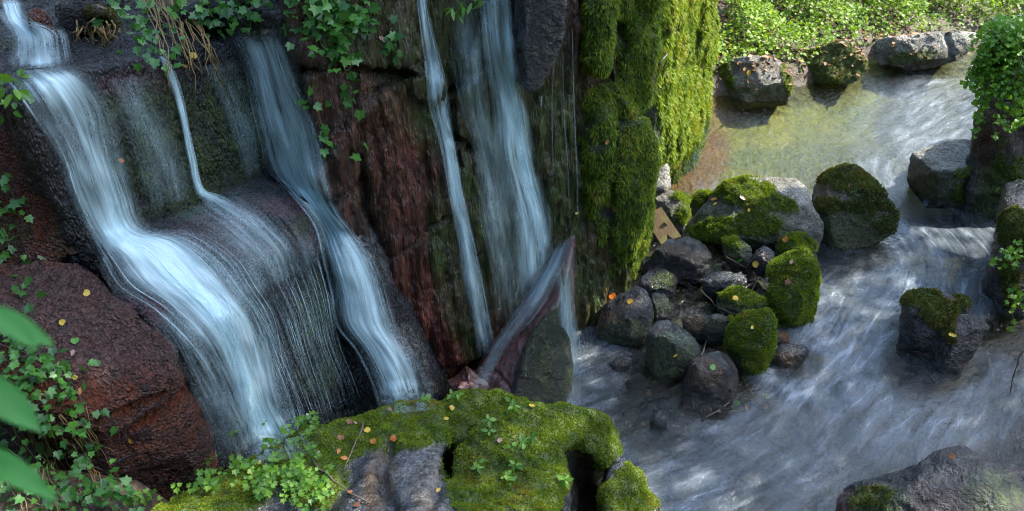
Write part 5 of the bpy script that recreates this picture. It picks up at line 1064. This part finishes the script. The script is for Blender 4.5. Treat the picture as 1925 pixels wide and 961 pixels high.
FL = [(118, 607, 'yellow', 'speckled top of the rusty dome'), (142, 644, 'green', 'speckled top of the rusty dome'), (137, 666, 'pink', 'speckled top of the rusty dome'), (143, 712, 'yellow', 'ivy side of the rusty dome'), (148, 737, 'orange', 'lower rim of the rusty dome'), (163, 552, 'yellow', 'upper part of the rusty dome'),
      (503, 63, 'orange', 'head of the second cascade'), (662, 120, 'orange', 'brown cliff below the hanging ivy'), (345, 125, 'orange', 'tier below the dry stems'), (362, 106, 'yellow', 'dry stems above the tier'), (228, 303, 'orange', 'main broad fall'), (716, 75, 'pink', 'hanging ivy tip'),
      (247, 827, 'yellow', 'crack of the rust red face'), (325, 937, 'pink', 'bottom moss rim'), (487, 873, 'yellow', 'light green herb patch'), (470, 890, 'yellow', 'moss beside the herb patch'), (636, 851, 'orange', 'moss near the bent twig'), (646, 863, 'orange', 'stone near the bent twig'), (703, 831, 'orange', 'middle of the foreground boulder'), (742, 826, 'orange', 'wet stone of the foreground boulder'), (640, 826, 'brown', 'left hump of the foreground boulder'), (655, 797, 'brown', 'crest of the left hump'), (668, 800, 'pink', 'crest beside the bent twig'), (735, 772, 'pink', 'middle crest of the foreground moss'), (838, 788, 'yellow', 'notch of the foreground crest'), (848, 768, 'yellow', 'crest before the leaning slab'), (998, 767, 'yellow', 'right crest of the foreground moss'), (940, 830, 'pink', 'foreground moss near the widest seedling'), (618, 878, 'orange', 'wet stone beside the straight dark twig'), (672, 955, 'brown', 'bottom edge of the foreground boulder'), (660, 930, 'brown', 'hollow beside the straight dark twig'), (822, 925, 'yellow', 'brown streak of the smooth wet stone'), (690, 812, 'yellow', 'moss below the middle crest'),
      (1157, 393, 'orange', 'dark side of the mossy crag'), (1140, 268, 'orange', 'upper dark side of the mossy crag'), (1208, 800, 'brown', 'shallows before the pile'), (1082, 402, 'yellow', 'foot of the longest water thread'), (1172, 290, 'pink', 'hanging moss of the crag'),
      (1249, 423, 'green', 'wooden board'), (1345, 386, 'yellow', 'left slope of the largest grey boulder'), (1408, 397, 'yellow', 'front of the largest grey boulder'), (1343, 376, 'orange', 'mossy shoulder of the largest grey boulder'), (1395, 374, 'pink', 'top of the largest grey boulder'), (1477, 450, 'orange', 'dark mossy stone behind the tall block'), (1482, 532, 'brown', 'front of the tall mossy block'), (1488, 494, 'pink', 'top of the tall mossy block'), (1421, 497, 'yellow', 'green stained slab'), (1391, 487, 'green', 'twigs beside the green stained slab'), (1382, 562, 'yellow', 'low mossy sloping stone'), (1412, 618, 'yellow', 'bright mossy block'), (1272, 671, 'yellow', 'grey green stone in front of the pile'), (1338, 692, 'green', 'glossy brown black boulder'), (1185, 568, 'yellow', 'large wet grey boulder'), (1150, 556, 'orange', 'rim of the large wet grey boulder'), (1221, 743, 'orange', 'shallows left of the glossy boulder'), (1240, 731, 'brown', 'wet stones left of the glossy boulder'), (1404, 768, 'orange', 'twig tangle at the water edge'), (1437, 766, 'orange', 'outer end of the twig tangle'), (1385, 758, 'green', 'twig tangle below the glossy boulder'), (1442, 745, 'green', 'water edge right of the twig tangle'), (1600, 350, 'pink', 'top of the brown topped boulder'), (1408, 138, 'yellow', 'front of the grey shore boulder'), (1790, 633, 'yellow', 'two lobed boulder'), (1792, 862, 'orange', 'broad purple black boulder')]
cn_ = {'yellow': 'yellow', 'orange': 'orange', 'brown': 'brown', 'green': 'green', 'pink': 'pale pinkish'}
for x, y, c, w_ in FL:
    h = hit(x, y)
    if h is None: continue
    s = np.linalg.norm(h[0]-CAM)*R.uniform(.0055, .0085); nn = unit(h[1]*.6+np.array([0, -.3, .6])+.25*R.normal(size=3))
    pth = T_IVY if c == 'brown' else (T_OVAL if R.rand() < .6 else T_ROUND)
    V, F, k = leaves_np((h[0]+nn*.016)[None], nn[None], R.normal(size=(1, 3)), np.array([s]), pth); V = V - (V.mean(0)-(h[0]+nn*.016))
    o = place('fallen_leaf', V, F, M['fall_'+c], attrs={'var': np.full(len(V), R.rand())}, smooth=False)
    tag(o, f'{cn_[c]} fallen leaf on the {w_}', 'leaf', 'fallen leaves')

# ------------------------------------------------------------------ unseen crowns added over the right bank to shade the falls and stream
def tree(name, label, base, limbs, blobs, size=.13):
    e = empty(name, base, label, 'tree'); V, F = tube(catmull(np.array(limbs[0]), 8), .20, .09, 12); V = V + .02*np.stack([perlin(V*5), perlin(V*5+3), perlin(V*5+9)], 1); tk = part('trunk', V, F, M['wood'], e, attrs={'var': np.full(len(V), .4)})
    for l in limbs[1:]:
        V, F = tube(catmull(np.array(l), 8), .08, .02, 8); part('limb', V, F, M['wood'], e, attrs={'var': np.full(len(V), .4)})
    P = []
    for c, r, n in blobs:
        g = R.normal(size=(n, 3)); g = unit(g)*R.rand(n, 1)**.4*np.array(r); P.append(np.array(c)+g)
    P = np.concatenate(P); n = len(P); q = perlin(P*1.8); P = P[q > -.25]; n = len(P)
    V, F, k = leaves_np(P, np.array([0, 0, .8])+.6*R.normal(size=(n, 3)), R.normal(size=(n, 3)), size*R.uniform(.7, 1.2, n), T_OVAL)
    part('crown', V, F, M['herb'], e, smooth=False, attrs={'var': np.repeat(np.clip(.5+.3*R.normal(size=n), 0, 1), k)})
SH = lambda x, y, z, h: np.array([x, y, z]) + SUNV*(h-z)/SUNV[2]       # where a crown at height h must stand to shade the point
c7 = SH(-2.1, 3.9, 1.6, 8.4); c6, c4, c5 = SH(-.5, .85, 3.4, 8.0), SH(2.0, 4.0, 0, 8.6), SH(3.0, 5.4, 0, 8.3)
c1, c2, c3 = SH(-1.6, 4.3, 1.2, 8.5), SH(-.3, 4.6, .8, 8.0), SH(-.3, 2.6, .9, 8.0)
tree('tree', 'broad leaved tree leaning over the stream from the right bank outside the view', (7.5, 7.2, .4),
     [[(7.5, 7.2, .2), (7.3, 7.2, 3), (6.6, 7.1, 5.5), tuple(c2+np.array([.5, 0, .2]))], [(6.9, 7.1, 4.6), tuple((c1+np.array([6.9, 7, 5]))/2), tuple(c1)], [(6.9, 7.1, 4.8), (6, 6, 7), tuple(c3)], [(6.9, 7.1, 5.0), (5.5, 4.5, 6.8), tuple(c6)], [(7.2, 7.2, 3.6), tuple(c4+np.array([-.2, 0, -1])), tuple(c4)]],
     [(c1, (2.5, 1.8, 1.0), 13000), (c2, (1.1, .9, .6), 2600), (c3, (1.3, .9, .6), 1300), (c4, (1.8, 1.2, .8), 6000), (c7, (1.5, 1.2, .7), 4500), (c5, (1.2, .7, .5), 700), (c6, (.7, .7, .4), 700)])

# unseen wood round the glen, added to block low sky; gap left for stream sheen
wd = np.random.RandomState(21); Pw = []; trk = []
for k in range(78):
    az = math.radians(wd.uniform(62, 372) if k < 64 else wd.uniform(-5, 17)); dist = wd.uniform(8.5, 15); top = wd.uniform(6.5, 9.5)
    if math.degrees(az) < 130: top = min(top, 5.0); dist += 3
    c = np.array([1.0+math.sin(az)*dist, 5.0+math.cos(az)*dist, 0])
    if 270 < math.degrees(az) < 368: c += np.array([math.sin(az), math.cos(az), 0])*.5
    if c[1] > 8.5 and 3.9 < c[0] < 9: continue
    if c[1] > 8.5 and c[0] > 0.8: c[1] = max(c[1], 13.2)
    g0 = ground(c[:1], c[1:2])[0]
    for q in range(5):
        cc = np.array([c[0]+wd.normal()*1.1, c[1]+wd.normal()*1.1, max(g0+.8, 1.4)+(top-1.5)*q/4.5]); n = 330
        g = wd.normal(size=(n, 3)); Pw.append(cc + g/np.linalg.norm(g, axis=1)[:, None]*wd.rand(n, 1)**.4*np.array([1.7, 1.7, 1.2]))
    V, F = tube([(c[0], c[1], g0-.2), (c[0]+wd.normal()*.2, c[1]+wd.normal()*.2, top*.5), (c[0], c[1], top)], .16, .05, 7); trk.append((V, F))
P = np.concatenate(Pw); px, py = project(P); vis = ((P-CAM) @ FW > 0) & (px > -60) & (px < 1985) & (py > -40) & (py < 1000); P = P[~vis]; n = len(P)
V, F, k = leaves_np(P, np.array([0, 0, .7])+.7*wd.normal(size=(n, 3)), wd.normal(size=(n, 3)), .30*wd.uniform(.7, 1.3, n), T_OVAL)
Vl, Fl, n0, va = [V], [F], len(V), [np.repeat(wd.rand(n), k)]
for V2, F2 in trk:
    for f_ in F2: Fl.append(f_+n0)
    Vl.append(V2); va.append(np.zeros(len(V2))); n0 += len(V2)
tag(link('wood', mesh_np('wood', np.concatenate(Vl), Fl, M['forest'], smooth=False, attrs={'var': np.concatenate(va)})), 'dense green wood standing round the glen outside the view', 'wood', kind='stuff')
